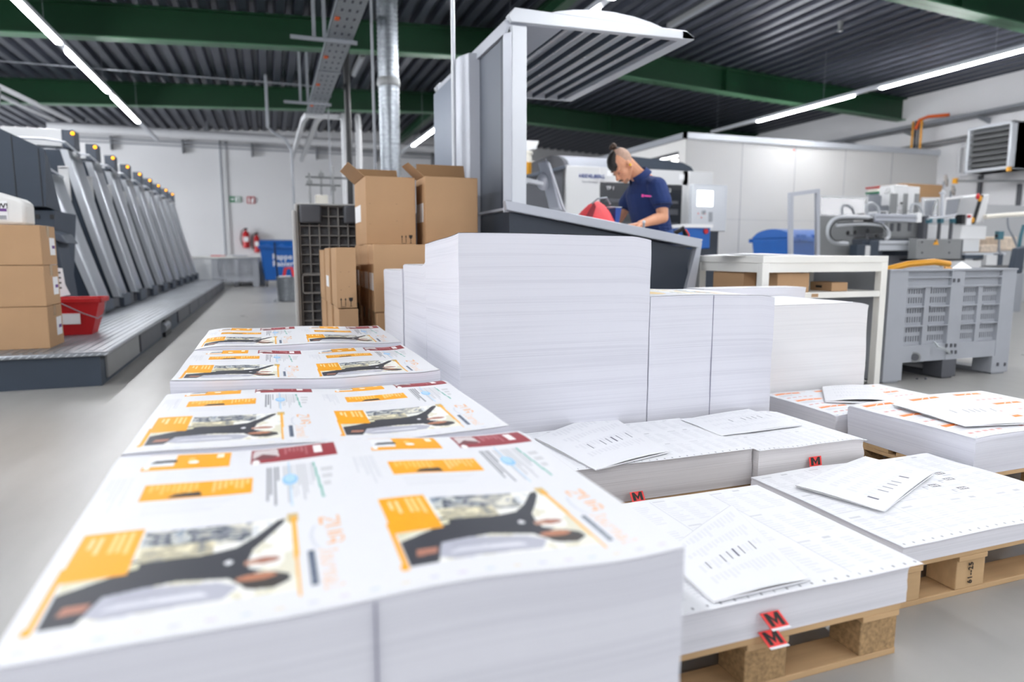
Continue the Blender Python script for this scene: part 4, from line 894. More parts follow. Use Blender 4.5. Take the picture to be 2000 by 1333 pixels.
# open frame with clear guard
def frame(nm, pts, Yv, r, mt, glass=None, lb=None, cat='guard'):
    t = thing(nm, at(*pts[0], Yv), lb, cat)
    q = [at(a, b, Yv) for a, b in pts]
    for i in range(len(q)):
        a, b = Vector(q[i]), Vector(q[(i+1) % len(q)]); d = (b-a).normalized() * r * .5
        MB().tube([tuple(a-d), tuple(b+d)], r, 4).build('frame_bar', mt, t)
    if glass: MB().add(q + [(x, y+.006, z) for x, y, z in q], [(0,1,2,3), (7,6,5,4)]).build('pane', glass, t)
    return t
frame('machine_guard', [(1544, 700), (1544, 380), (1596, 373), (1596, 700)][::-1], 6.1, .03, 'silver', 'glass', 'tall clear guard door in an aluminium frame beside the blue container')
frame('hood_guard', [(1600, 422), (1600, 383), (1693, 386), (1690, 422)], 6.9, .02, 'white_metal', 'glass', 'low clear guard with white frame on the feeding machine')
frame('mesh_guard', [(1802, 424), (1802, 388), (1833, 388), (1833, 424)], 7.1, .02, 'white_metal', 'glass', 'small white framed guard window next to the lift mast')
frame('flap_guard', [(1842, 423), (1846, 389), (1905, 382), (1893, 425)], 6.9, .022, 'white_gloss', 'conduit', 'white framed grey flap guard with yellow hinge')
t = thing('clear_tool_rack', at(1640, 400, 7.0), 'clear rack with white parts under the low machine guard', 'rack')
MB().slab(at(1648, 388, 6.95), at(1690, 391, 6.95), at(1684, 400, 6.9), at(1655, 397, 6.9), (0, .01, 0)).build('tray', 'light_silver', t)
for px in (1655, 1672, 1682): B(at(px, 398, 7.0), at(px+3, 422, 7.0, .03)).build('upright', 'light_silver', t)
t = thing('signal_mast', at(1840, 380, 6.8), 'slim chrome mast with cross knob between the machine guards', 'mast')
MB().tube([at(1840, 425, 6.8), at(1840, 378, 6.8)], .02).build('mast_tube', 'light_silver', t); MB().ell(at(1841, 377, 6.8), (.045, .04, .02)).ell(at(1841, 376, 6.8), (.018, .018, .045)).build('cross_knob', 'light_silver', t)
t = thing('angled_switch_box', at(1925, 400, 6.6), 'white wedge control housing with black edge and red and yellow hinge', 'control box')
a = [at(1918, 381, 6.6), at(1934, 379, 6.6), at(1922, 436, 6.6), at(1902, 438, 6.6)]
MB().prism([(p[0], p[2]) for p in a], 'y', 6.6, 6.95).build('housing', 'white_metal', t, bevel=.02)
a = [at(1916, 381, 6.58), at(1920, 381, 6.58), at(1903, 438, 6.58), at(1899, 438, 6.58)]; MB().prism([(p[0], p[2]) for p in a], 'y', 6.57, 6.6).build('edge_seal', 'black', t)
for (px, py, mt) in ((1910, 384, 'red'), (1914, 388, 'yellow'), (1899, 430, 'yellow')): MB().ell(at(px, py, 6.55), (.035, .02, .04)).build('hinge', mt, t)
B(at(1889, 418, 6.5), at(1897, 440, 6.5, .1)).build('switch_panel', 'label', t); MB().ell(at(1893, 423, 6.48), (.035, .02, .02)).build('stop_button', 'red', t)
B(at(1880, 419, 6.5), at(1884, 438, 6.5, .1)).build('sensor_bar', 'black', t)
t = thing('boom_arm', at(1960, 420, 6.5), 'grey round boom arm with cable ending at the frame edge', 'arm')
MB().tube([at(1924, 424, 6.55), at(1970, 420, 6.5), at(2060, 414, 6.5)], .032, 12).build('arm_tube', 'warmwhite', t)
MB().tube([at(a, b, 6.4) for a, b in smooth([(1968, 425), (1970, 445), (1980, 465), (1986, 482)])], .015).build('cable', 'conduit', t)
MB().tube([at(2000, 440, 6.3), at(1994, 460, 6.3), at(1990, 484, 6.3)], .022).build('blue_hose', 'teal', t)
t = thing('clamp_stand', at(1950, 470, 6.4), 'upright clamp stand with black knob and teal block', 'stand')
MB().tube([at(1952, 455, 6.4), at(1951, 490, 6.4), at(1955, 497, 6.4)], .014).build('stand_rod', 'conduit', t); B(at(1951, 452, 6.38), at(1960, 468, 6.38, .05)).build('clamp_block', 'teal', t); MB().ell(at(1946, 461, 6.37), (.025, .02, .025)).build('knob', 'black', t)
t = thing('chair_back', at(1990, 520, 5.2), 'dark padded stool back at the machine near the crate corner', 'chair')
MB().slab(at(1986, 485, 5.2), at(2006, 480, 5.2), at(1998, 535, 5.2), at(1976, 533, 5.2), (0, .06, 0)).build('backrest', 'navy_machine', t, bevel=.02)
MB().cyl((6.9, 5.4, .0), (6.9, 5.4, .6), .03).build('post', 'black', t); MB().slab(at(1900, 525, 5.3), at(1990, 525, 5.3), at(2000, 518, 5.6), at(1920, 518, 5.6), (0, 0, -.06)).build('seat', 'black', t, bevel=.02)
for (a, b, lb) in (((1958, 462), (1985, 490), 'plastic-wrapped tan bundle on the delivery end of the machine'), ((1915, 478), (1948, 494), 'flat tan bundle on the delivery table of the machine')):
    o = B(at(*a, 6.9), at(*b, 6.9, .4)).build('paper_bundle', mat('bundle', 'dccbb8', .6, var=.2, vscale=20), bevel=.02); tag(o, lb, 'bundle')
struct(B((9.3, 7.9, 0), (13.85, 8.0, 1.65)).build('wall_partition', mat('partition_grey', 'b4b6b8', .5)))
t = thing('wall_cabinet', (7.2, 9.5, 0), 'brown cardboard carton on top of a rack beyond the lift mast', 'carton')
a, b = at(1765, 358, 9.0), at(1838, 400, 9.0); B((a[0], 9.0, b[2]), (b[0], 9.6, a[2])).build('box_body', 'card_in', t); B((a[0], 9.1, 0), (b[0], 9.6, b[2])).build('rack_shelf', 'conduit', t)
o = B(at(1715, 365, 8.5), at(1731, 378, 8.5, .2)).build('flag_box', 'warmwhite'); 
t = thing('striped_box', at(1715, 378, 8.5), 'small red, white and green striped box beyond the feeding machine', 'box'); o.parent = t; t['_o'] = (0, 0, 0); t.location = (0, 0, 0); o.name = 'box_body'
B(at(1714, 364, 8.48), at(1732, 368, 8.48, .24)).build('red_band', 'red', t); B(at(1714, 374, 8.48), at(1732, 378, 8.48, .24)).build('green_band', 'signgreen', t)
B((at(1718, 378, 8.5)[0], 8.5, 0), at(1728, 378, 8.5, .2)).build('support', 'conduit', t)
for (px, py, rx, lb) in ((1848, 353, .11, 'pale round fan high on its post before the grey wall'), (1862, 372, .1, 'pale round fan lower on its post before the grey wall')):
    t = thing('pole_fan', at(px, py, 9.6), lb, 'fan'); c = at(px, py, 9.6)
    MB().at(Matrix.Translation(c) @ Matrix.Rotation(R(30), 4, 'Z') @ Matrix.Rotation(R(80), 4, 'X')).lathe([(rx, -.02), (rx*1.05, 0), (rx, .02)], (0, 0, 0), 24).build('cage', mat('fan_cage', 'a9a29c', .5), t)
    MB().ell(c, (.04, .04, .04)).build('motor', 'grey_plate', t); MB().cyl((c[0], c[1]+.05, 0), (c[0], c[1]+.05, c[2]), .02).build('post', 'conduit', t)

# ------------------------------------------------------------------ right wall services
t = thing('wall_heater', (13.2, 9.3, 2.9), 'grey louvred fan heater hanging on the grey side wall', 'heater')
x0, ya, yb, za, zb = 13.1, 8.85, 9.72, 2.42, 3.30
MB().box((x0, ya, za), (13.7, ya+.06, zb)).box((x0, yb-.06, za), (13.7, yb, zb)).box((x0, ya, zb-.06), (13.7, yb, zb)).box((x0, ya, za), (13.7, yb, za+.06)).box((x0+.12, ya, za), (13.7, yb, zb)).build('housing', 'light_silver', t, bevel=.02)
for k in range(7):
    z = za + .1 + k*.105; MB().slab((x0+.005, ya+.07, z), (x0+.005, yb-.07, z), (x0+.10, yb-.07, z+.07), (x0+.10, ya+.07, z+.07), (0, 0, .008)).build('louvre', 'grey_plate', t)
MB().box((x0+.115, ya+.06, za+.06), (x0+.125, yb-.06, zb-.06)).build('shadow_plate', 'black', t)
for yy in (ya+.2, yb-.26): B((13.7, yy, 2.6), (14, yy+.06, 3.2)).build('wall_bracket', 'conduit', t)
MB().box((x0-.02, ya-.02, za-.05), (x0+.05, ya+.03, za+.03)).build('end_cap', 'yellow', t)
t = thing('bracket_arm', (13.3, 9.6, 2.3), 'grey steel arm with yellow end caps under the heater', 'bracket')
MB().tube([(12.9, 9.7, 2.27), (13.98, 9.1, 2.25)], .03, 4).build('arm_bar', 'grey_plate', t); MB().box((12.86, 9.68, 2.22), (12.92, 9.76, 2.32)).build('end_cap', 'yellow', t)
for (yy, lb) in ((9.95, 'beside the heater'), (9.15, 'below the heater')):
    t = thing('wall_rail', (13.95, yy, 2), 'dark perforated vertical rail on the grey side wall ' + lb, 'rail')
    B((13.93, yy, .9), (13.99, yy+.07, 3.45 if yy > 9.5 else 2.2)).build('rail_bar', 'crate_dark', t)
t = thing('heater_pipework', (13.6, 10.1, 2.8), 'pale heating pipe loop with brass valves feeding the wall heater', 'pipe')
MB().tube([(13.6, 9.75, 3.05), (13.6, 10.15, 3.05), (13.6, 10.2, 3.0), (13.6, 10.2, 2.5), (13.6, 10.15, 2.45), (13.6, 9.72, 2.45)], .045, 10).build('pipe_loop', 'white_pipe', t)
for z in (3.1, 3.0): MB().ell((13.5, 9.85, z), (.05, .05, .04)).build('brass_valve', 'gold', t)
t = thing('wall_cable_tray', (13.8, 10, 3.7), 'grey cable tray on brackets running along the side wall', 'cable tray')
MB().box((13.62, 5.5, 3.62), (13.9, 19.8, 3.63)).box((13.62, 5.5, 3.62), (13.63, 19.8, 3.70)).box((13.89, 5.5, 3.62), (13.9, 19.8, 3.70)).build('tray_body', 'conduit', t)
for yy in (6.5, 8.2, 9.9, 11.6, 13.3): MB().prism([(13.55, 3.60), (14.0, 3.60), (14.0, 3.48)], 'y', yy, yy+.05).build('bracket', 'conduit', t)
t = thing('cable_bundle', (13.9, 11, 3.4), 'orange and yellow cables dropping from the wall tray to the office roof', 'cables')
for k, mt in enumerate(('yellow', 'crate_dark', 'black', 'gold')): MB().tube([(13.55, 11.1+k*.07, 3.1), (13.55, 11.1+k*.07, 3.74)], .022).build('cable', mt, t)
MB().tube([(13.7, 10.6, 3.76), (13.6, 11.0, 3.79), (13.54, 11.15, 3.74), (13.5, 11.2, 3.55)], .035).build('orange_cable', 'orange', t)
pipe('gas_pipe', [(13.7, 9.75, 3.25), (13.7, 11.5, 3.22), (13.7, 13.5, 3.2), (13.7, 19.9, 3.2)], .035, 'grey_plate', 'thin dark pipe running from the heater along the side wall')
t = thing('skirting_duct', (13.9, 9, .3), 'pale cable duct low on the grey wall behind the crate', 'duct')
B((13.9, 5.0, .12), (13.995, 10.9, .3)).build('duct_body', 'light_silver', t)
# ------------------------------------------------------------------ paper
def edge_mat(name, c0, c1):
    m = bpy.data.materials.new(name); m.use_nodes = True; nt = m.node_tree; b = nt.nodes['Principled BSDF']; b.inputs['Roughness'].default_value = .75
    uv = nt.nodes.new('ShaderNodeUVMap'); uv.uv_map = 'lay'
    mp = nt.nodes.new('ShaderNodeMapping'); mp.inputs['Scale'].default_value = (1.2, 260, 1); nt.links.new(uv.outputs[0], mp.inputs[0])
    n = nt.nodes.new('ShaderNodeTexNoise'); n.inputs['Scale'].default_value = 1.0; n.inputs['Detail'].default_value = 3; nt.links.new(mp.outputs[0], n.inputs['Vector'])
    mp2 = nt.nodes.new('ShaderNodeMapping'); mp2.inputs['Scale'].default_value = (.6, 26, 1); mp2.inputs['Location'].default_value = (3, 5, 0); nt.links.new(uv.outputs[0], mp2.inputs[0])
    n2 = nt.nodes.new('ShaderNodeTexNoise'); n2.inputs['Scale'].default_value = 1.0; n2.inputs['Detail'].default_value = 2; nt.links.new(mp2.outputs[0], n2.inputs['Vector'])
    a = nt.nodes.new('ShaderNodeMath'); a.operation = 'MULTIPLY_ADD'; a.inputs[1].default_value = .55; nt.links.new(n.outputs['Fac'], a.inputs[0])
    a2 = nt.nodes.new('ShaderNodeMath'); a2.operation = 'MULTIPLY'; a2.inputs[1].default_value = .45; nt.links.new(n2.outputs['Fac'], a2.inputs[0]); nt.links.new(a2.outputs[0], a.inputs[2])
    cr = nt.nodes.new('ShaderNodeValToRGB'); cr.color_ramp.elements[0].position = .34; cr.color_ramp.elements[1].position = .52
    cr.color_ramp.elements[0].color = (*srgb(c0), 1); cr.color_ramp.elements[1].color = (*srgb(c1), 1)
    nt.links.new(a.outputs[0], cr.inputs[0]); nt.links.new(cr.outputs[0], b.inputs['Base Color'])
    bp = nt.nodes.new('ShaderNodeBump'); bp.inputs['Strength'].default_value = .25; bp.inputs['Distance'].default_value = .001
    nt.links.new(n.outputs['Fac'], bp.inputs['Height']); nt.links.new(bp.outputs[0], b.inputs['Normal'])
    return m
M_['edge'] = edge_mat('paper_edges', 'd0d1da', 'dddee6'); M_['edge2'] = edge_mat('paper_edges_soft', 'd3d4da', 'e0e0e6'); M_['edge4'] = edge_mat('paper_edges_plain', 'dededf', 'e6e6e7'); M_['edge3'] = edge_mat('paper_edges_warm', 'beb9b9', 'd3d0d0')
def print_mat():
    m = bpy.data.materials.new('printed_paper'); m.use_nodes = True; nt = m.node_tree; b = nt.nodes['Principled BSDF']; b.inputs['Roughness'].default_value = .5; b.inputs['Specular IOR Level'].default_value = .35
    v = nt.nodes.new('ShaderNodeVertexColor'); v.layer_name = 'print'; nt.links.new(v.outputs[0], b.inputs['Base Color']); return m
M_['print'] = print_mat()

def pile_surface(w_, d_, seed, amp, curl=(0, 0, 0, 0), kx=1.4, corner=0.):
    """height of the top sheet over the flat pile; curl = lift at left, right, front, back edges"""
    rs = np.random.RandomState(seed); ph = rs.uniform(0, 6.28, 4)
    def h(u, v):
        g = amp*(np.sin(2*np.pi*kx*u+ph[0]) + .5*np.sin(2*np.pi*(kx*1.9)*u+ph[1]+v*1.1) + .35*np.sin(2*np.pi*1.3*v+ph[2]+u))
        g = g + curl[0]*np.clip(1-u/.14, 0, 1)**2 + curl[1]*np.clip((u-.86)/.14, 0, 1)**2 + curl[2]*np.clip(1-v/.14, 0, 1)**2 + curl[3]*np.clip((v-.86)/.14, 0, 1)**2
        return g
    return h
def grid_mesh(name, X, Y, Z, mats, colour=None):
    ny, nx = Z.shape
    co = np.stack([X, Y, Z], -1).reshape(-1, 3).astype(np.float32)
    i = np.arange(ny*nx).reshape(ny, nx); q = np.stack([i[:-1, :-1], i[:-1, 1:], i[1:, 1:], i[1:, :-1]], -1).reshape(-1, 4)
    me = bpy.data.meshes.new(name); me.vertices.add(len(co)); me.vertices.foreach_set('co', co.ravel())
    me.loops.add(q.size); me.loops.foreach_set('vertex_index', q.ravel().astype(np.int32)); me.polygons.add(len(q))
    me.polygons.foreach_set('loop_start', np.arange(0, q.size, 4, dtype=np.int32)); me.polygons.foreach_set('use_smooth', np.ones(len(q), bool))
    for m in mats: me.materials.append(M_[m])
    me.update(); me.validate()
    if colour is not None:
        ca = me.color_attributes.new('print', 'FLOAT_COLOR', 'POINT')
        c = colour.reshape(-1, 3); c = np.where(c <= .04045, c/12.92, ((c+.055)/1.055)**2.4); c = np.concatenate([c, np.ones((len(c), 1))], 1)
        ca.data.foreach_set('color', c.astype(np.float32).ravel())
    return me
def ream(x0, y0, x1, y1, z0, z1, label, h=None, img=None, res=None, edge='edge', over=(0, 0, 0, 0), cat='paper ream', group=None, gap=False, skew=0., name='paper_ream'):
    """a pile of sheets: side walls that follow the waves of the top, and the top sheet. over = how far the top sheet sticks out"""
    t = thing(name, ((x0+x1)/2, (y0+y1)/2, z0), label, cat, group); t.rotation_euler = (0, 0, skew)
    h = h or (lambda u, v: 0*u)
    nu, nv, nz = 48, 32, 14; w_, d_, H = x1-x0, y1-y0, z1-z0
    org = np.array([(x0+x1)/2, (y0+y1)/2, z0])
    per = [(u, 0) for u in np.linspace(0, 1, nu)] + [(1, v) for v in np.linspace(0, 1, nv)[1:]] + [(u, 1) for u in np.linspace(1, 0, nu)[1:]] + [(0, v) for v in np.linspace(1, 0, nv)[1:]]
    per = np.array(per); rs = np.random.RandomState(int(x0*977+y0*131) % 9999)
    jit = np.cumsum(rs.normal(0, .0008, nz)); 
    vs = []; uvs = []
    s_ = np.concatenate([[0], np.cumsum(np.hypot(np.diff(per[:, 0])*w_, np.diff(per[:, 1])*d_))])
    hh = h(per[:, 0], per[:, 1])
    for k in range(nz+1):
        f = (k/nz)**.8; j = jit[k % nz] * .6
        zz = z0 + H*f + hh * f**2.2
        for q in range(len(per)):
            nrmx = (per[q, 0]-.5)*2; nrmy = (per[q, 1]-.5)*2
            vs.append((x0+per[q, 0]*w_ + (j if abs(nrmx) == 1 else 0)*nrmx - org[0], y0+per[q, 1]*d_ + (j if abs(nrmy) == 1 else 0)*nrmy - org[1], zz[q]-org[2])); uvs.append((s_[q], H*f))
    n = len(per); fs = [(k*n+q, k*n+q+1, (k+1)*n+q+1, (k+1)*n+q) for k in range(nz) for q in range(n-1)]
    base = len(vs); vs += [(x0-org[0], y0-org[1], 0), (x1-org[0], y0-org[1], 0), (x1-org[0], y1-org[1], 0), (x0-org[0], y1-org[1], 0)]; uvs += [(0, 0)]*4; fs.append((base+3, base+2, base+1, base))
    # the closed top under the printed sheet
    b2 = len(vs); gu, gv = np.meshgrid(np.linspace(0, 1, nu), np.linspace(0, 1, nv)); gz = h(gu, gv)
    for j in range(nv):
        for i in range(nu): vs.append((x0+gu[j, i]*w_-org[0], y0+gv[j, i]*d_-org[1], H+gz[j, i]-.0006)); uvs.append((gu[j, i], H))
    for j in range(nv-1):
        for i in range(nu-1): a = b2+j*nu+i; fs.append((a, a+1, a+nu+1, a+nu))
    me = bpy.data.meshes.new('sheet_pile'); me.from_pydata(vs, [], fs); me.materials.append(M_[edge]); me.polygons.foreach_set('use_smooth', [True]*len(fs))
    uvl = me.uv_layers.new(name='lay'); li = np.empty(len(me.loops), np.int32); me.loops.foreach_get('vertex_index', li); uvl.data.foreach_set('uv', np.array(uvs)[li].astype(np.float32).ravel())
    me.set_sharp_from_angle(angle=R(50)); me.update()
    o = bpy.data.objects.new('sheet_pile', me); col.objects.link(o); o.parent = t
    l, r, f_, bk = over
    nx, ny = res or (60, 40)
    U, V = np.meshgrid(np.linspace(0, 1, nx), np.linspace(0, 1, ny))
    XX = x0 - l + U*(w_+l+r) - org[0]; YY = y0 - f_ + V*(d_+f_+bk) - org[1]
    uu, vv = (XX+org[0]-x0)/w_, (YY+org[1]-y0)/d_
    ZZ = H + h(np.clip(uu, 0, 1), np.clip(vv, 0, 1)) + .0012
    if img is None: colr = np.ones((ny, nx, 3)) * np.array([.905, .91, .925])
    else: colr = img(nx, ny)
    me = grid_mesh('top_sheet', XX, YY, ZZ, ['print'], colr)
    o = bpy.data.objects.new('top_sheet', me); col.objects.link(o); o.parent = t
    if gap:   # vertical joint between two cut piles
        g = (gap-x0)/w_; zt = z1 + float(h(np.array(g), np.array(0.)))
        MB().box((gap-.0008, y0-.0035, z0), (gap+.0008, y0+.0004, zt-.002)).build('cut_joint', mat('joint_shade', '8f8fa0', .9), t)
    return t

# ---- printed images, drawn in numbers
FONT = {'A': '01110100011000111111100011000110001', 'B': '11110100011000111110100011000111110', 'J': '00111000100001000010000101001001100', 'G': '01110100011000010111100011000101111', 'V': '10001100011000110001100010101000100',
 'Z': '11111000010001000100010001000011111', 'o': '00000000000111010001100011000101110', 'u': '00000000001000110001100011001101101', 'r': '00000000001011011001100001000010000', 'n': '00000000001011011001100011000110001', 'a': '00000000000111000001011111000101111', 'l': '01100001000010000100001000010001110'}
class Pic:
    def __init__(s, nx, ny):
        s.U, s.V = np.meshgrid(np.linspace(0, 1, nx), np.linspace(0, 1, ny)); s.c = np.ones((ny, nx, 3)) * np.array([.905, .91, .925]); s.nx, s.ny = nx, ny
    def put(s, m, c, a=1.): 
        c = np.array([int(c[i:i+2], 16)/255 for i in (0, 2, 4)]) if isinstance(c, str) else c
        m = m.astype(float)[..., None] * a; s.c = s.c*(1-m) + m*c
    def rect(s, u0, v0, u1, v1, c, a=1.): s.put((s.U >= u0) & (s.U <= u1) & (s.V >= v0) & (s.V <= v1), c, a)
    def ell(s, u, v, ru, rv, c, a=1.): s.put(((s.U-u)/ru)**2 + ((s.V-v)/rv)**2 <= 1, c, a)
    def poly(s, P, c, a=1.):
        ins = np.zeros(s.U.shape, bool); n = len(P)
        for i in range(n):
            (x1, y1), (x2, y2) = P[i], P[(i+1) % n]
            if y1 == y2: continue
            cnd = ((y1 > s.V) != (y2 > s.V)) & (s.U < (x2-x1)*(s.V-y1)/(y2-y1)+x1); ins ^= cnd
        s.put(ins, c, a)
    def noise(s, u0, v0, u1, v1, k, cols, seed, a=1.):
        rs = np.random.RandomState(seed); m = (s.U >= u0) & (s.U <= u1) & (s.V >= v0) & (s.V <= v1)
        f = np.zeros(s.U.shape)
        for o in range(3):
            g = rs.rand(k*2**o+2, k*2**o*2+2); x = (s.U-u0)/(u1-u0)*(g.shape[1]-2); y = (s.V-v0)/(v1-v0)*(g.shape[0]-2)
            x = np.clip(x, 0, g.shape[1]-2.001); y = np.clip(y, 0, g.shape[0]-2.001); xi, yi = x.astype(int), y.astype(int); fx, fy = x-xi, y-yi
            f += (g[yi, xi]*(1-fx)*(1-fy)+g[yi, xi+1]*fx*(1-fy)+g[yi+1, xi]*(1-fx)*fy+g[yi+1, xi+1]*fx*fy)/2**o
        f = (f-f.min())/(f.max()-f.min()+1e-9); n = len(cols); idx = np.clip((f*n).astype(int), 0, n-1)
        C = np.array([[int(c[i:i+2], 16)/255 for i in (0, 2, 4)] for c in cols])[idx]
        mm = m[..., None]*a; s.c = s.c*(1-mm) + mm*C
    def word(s, txt, u, v, su, sv, c, a=1.):
        """letters read along +v (sheet lies sideways); cell size su across, sv along"""
        for k, ch in enumerate(txt):
            g = FONT.get(ch, FONT['o'])
            for r_ in range(7):
                for q in range(5):
                    if g[r_*5+q] == '1': s.rect(u + (7-r_)*su - su*.5, v - (k*6+q)*sv - sv, u + (7-r_)*su + su*.5, v - (k*6+q)*sv, c, a)
    def lines(s, u0, v0, u1, v1, n, c, a, seed, vert=False, fill=.8):
        rs = np.random.RandomState(seed)
        for i in range(n):
            e = rs.uniform(.35, fill if rs.rand() > .3 else 1.)
            if vert: x = u0 + (u1-u0)*(i+.5)/n; t_ = (u1-u0)/n*.28; s.rect(x-t_, v1-(v1-v0)*e, x+t_, v1, c, a)
            else: y = v0 + (v1-v0)*(i+.5)/n; t_ = (v1-v0)/n*.28; s.rect(u0, y-t_, u0+(u1-u0)*e, y+t_, c, a)
def journal(nx, ny):
    p = Pic(nx, ny); O, K, Mr = 'fbae25', '43454c', '9c3f46'
    for s_, du in ((0, 0.), (1, .505)):
        k = 1.02
        # large photograph, lying sideways: a person with an outstretched arm
        a, b, c, d = .035+du, .085, .37+du, .43
        p.noise(a, b, c, d, 5, ['f1efe2', 'e6e3d0', 'f4f4ee', 'dfe3e4'], 5)
        p.noise(a+.09, .33, c-.07, d, 3, ['6d7685', '9aa6b4', 'c9ccc8', '4c5462', '8a8f98', 'b8b8b0', 'e8e6d8', 'a0a6ae'], 3+s_)
        p.noise(a+.09, .27, c-.13, .35, 3, ['d9d2ae', 'ece5c8', 'bfb9a0', '8e8f8c'], 8)
        p.poly([(a, .195), (a+.06, .235), (a+.10, .28), (a+.2, .285), (a+.24, .30), (a+.272, .345), (a+.308, .42), (a+.322, .425), (a+.318, .40), (a+.290, .33), (a+.268, .28), (a+.262, .235), (a+.262, .20), (a+.285, .185), (a+.262, .175), (a+.245, .165), (a+.16, .185), (a+.07, .165), (a+.045, .085), (a, .085)], K)
        p.poly([(a+.235, .165), (a+.262, .178), (a+.30, .172), (a+.322, .155), (a+.325, .13), (a+.30, .108), (a+.265, .115)], '4a4a4c')
        p.poly([(a+.05, .105), (a+.075, .088), (a+.23, .095), (a+.25, .135), (a+.22, .16), (a+.12, .178), (a+.065, .165)], 'b9bbc7'); p.poly([(a+.07, .115), (a+.21, .115), (a+.20, .13), (a+.09, .135)], 'e3e4ea')
        p.lines(a+.08, .10, a+.22, .165, 7, '9a9cab', .35, 4)
        p.ell(a+.285, .225, .026, .014, 'b07a68'); p.ell(a+.275, .16, .03, .013, 'c08468'); p.ell(a+.285, .13, .03, .016, '4a4543'); p.rect(a+.255, .212, a+.275, .232, 'c59a86')
        p.poly([(a+.015, .12), (a+.05, .125), (a+.055, .15), (a+.02, .15)], 'b47f6c'); p.poly([(a, .215), (a+.1, .26), (a+.1, .285), (a, .25)], 'dcd9bc'); p.poly([(a, .25), (a+.10, .288), (a+.1, .296), (a, .262)], '2e2f35')
        p.ell(a+.232, .235, .006, .01, 'e9eaee')
        p.rect(a+.325, .40, a+.345, .45, 'c9a24a', .6)
        p.rect(a-.008, .24, a+.085, .455, O); p.rect(a-.012, .085, a-.003, .30, O); p.poly([(a+.332, .43), (a+.342, .43), (a+.338, .06), (a+.334, .06)], O, .8)
        p.rect(a-.016, .075, a-.004, .1, O)
        p.lines(a+.005, .28, a+.03, .43, 2, 'ffe9bd', .8, 2, True); p.lines(a+.04, .30, a+.075, .44, 3, 'ffe2a4', .8, 3, True)
        # second banner
        p.rect(.085+du, .625, .295+du, .735, O); p.lines(.095+du, .64, .19+du, .73, 9, 'ffe0a0', .55, 6, True); p.lines(.215+du, .64, .29+du, .73, 7, 'ffe9bd', .6, 7, True)
        p.poly([(.135+du, .635), (.15+du, .66), (.195+du, .665), (.20+du, .635)], '2f3540'); 
        # first banner
        p.rect(.126+du, .865, .242+du, .985, O); p.rect(.062+du, .845, .242+du, .875, O); p.rect(.066+du, .855, .078+du, .88, 'ffffff')
        p.rect(.066+du, .985, .125+du, .99, 'f2c9a8', .7); p.rect(.068+du, .878, .126+du, .965, 'eef0f3'); p.poly([(.074+du, .90), (.085+du, .925), (.128+du, .93), (.13+du, .905)], '2f3540')
        p.ell(.165+du, .90, .011, .013, 'ffffff'); p.rect(.212+du, .93, .228+du, .975, 'fff2d8'); p.ell(.16+du, .925, .008, .02, 'ffdf9a', .6)
        # maroon banner
        p.rect(.288+du, .845, .485+du, .985, Mr); p.poly([(.292+du, .89), (.295+du, .975), (.348+du, .98), (.352+du, .89)], 'd8cfcf'); p.poly([(.29+du, .88), (.315+du, .93), (.35+du, .90), (.34+du, .88)], '7c4a4e'); p.ell(.30+du, .855, .008, .02, 'fbfbfb')
        p.rect(.432+du, .885, .452+du, .965, 'ffffff', .95); p.lines(.362+du, .87, .42+du, .975, 6, 'd9a9ab', .5, 9, True)
        # grey chart
        p.lines(.322+du, .50, .352+du, .80, 4, '8d9097', .95, 12, True, .98); p.lines(.358+du, .50, .425+du, .80, 11, 'c4c6cb', .8, 13, True, .95)
        p.ell(.372+du, .69, .016, .04, '8ec5ee', .95); p.ell(.372+du, .70, .011, .028, 'b9dcf6', .9); p.rect(.369+du, .50, .374+du, .83, 'a9d3f2', .5)
        p.poly([(.424+du, .80), (.428+du, .80), (.436+du, .53), (.431+du, .53)], '63b3a2', .9); p.lines(.44+du, .60, .475+du, .76, 3, 'c8c9cc', .7, 15)
        # title
        p.word('ZVG', .413+du, .40, .0052, .0088, 'f2a765', .7); p.ell(.408+du, .30, .012, .06, 'c9ced8', .5); p.ell(.414+du, .30, .012, .06, np.array([.905, .91, .925]), 1.)
        p.word('Journal', .405+du, .235, .0042, .0042, 'f5bd92', .6); p.rect(.389+du, .09, .399+du, .235, '3b4a63', .95); p.lines(.391+du, .10, .397+du, .23, 12, 'c9ced8', .6, 3)
        # faint text columns
        p.lines(.01+du, .55, .06+du, .8, 9, 'cfd2da', .5, 21, True); p.lines(.10+du, .53, .29+du, .60, 5, 'd8dae0', .45, 22); p.lines(.10+du, .765, .29+du, .83, 4, 'dadce2', .4, 23)
    for i in range(22):
        p.rect(.02+i*.045, .028, .035+i*.045, .036, ('cfd0e6', 'd9cfe0', 'cdd9e8', 'e9ddc8')[i % 4], .8)
    return p.c
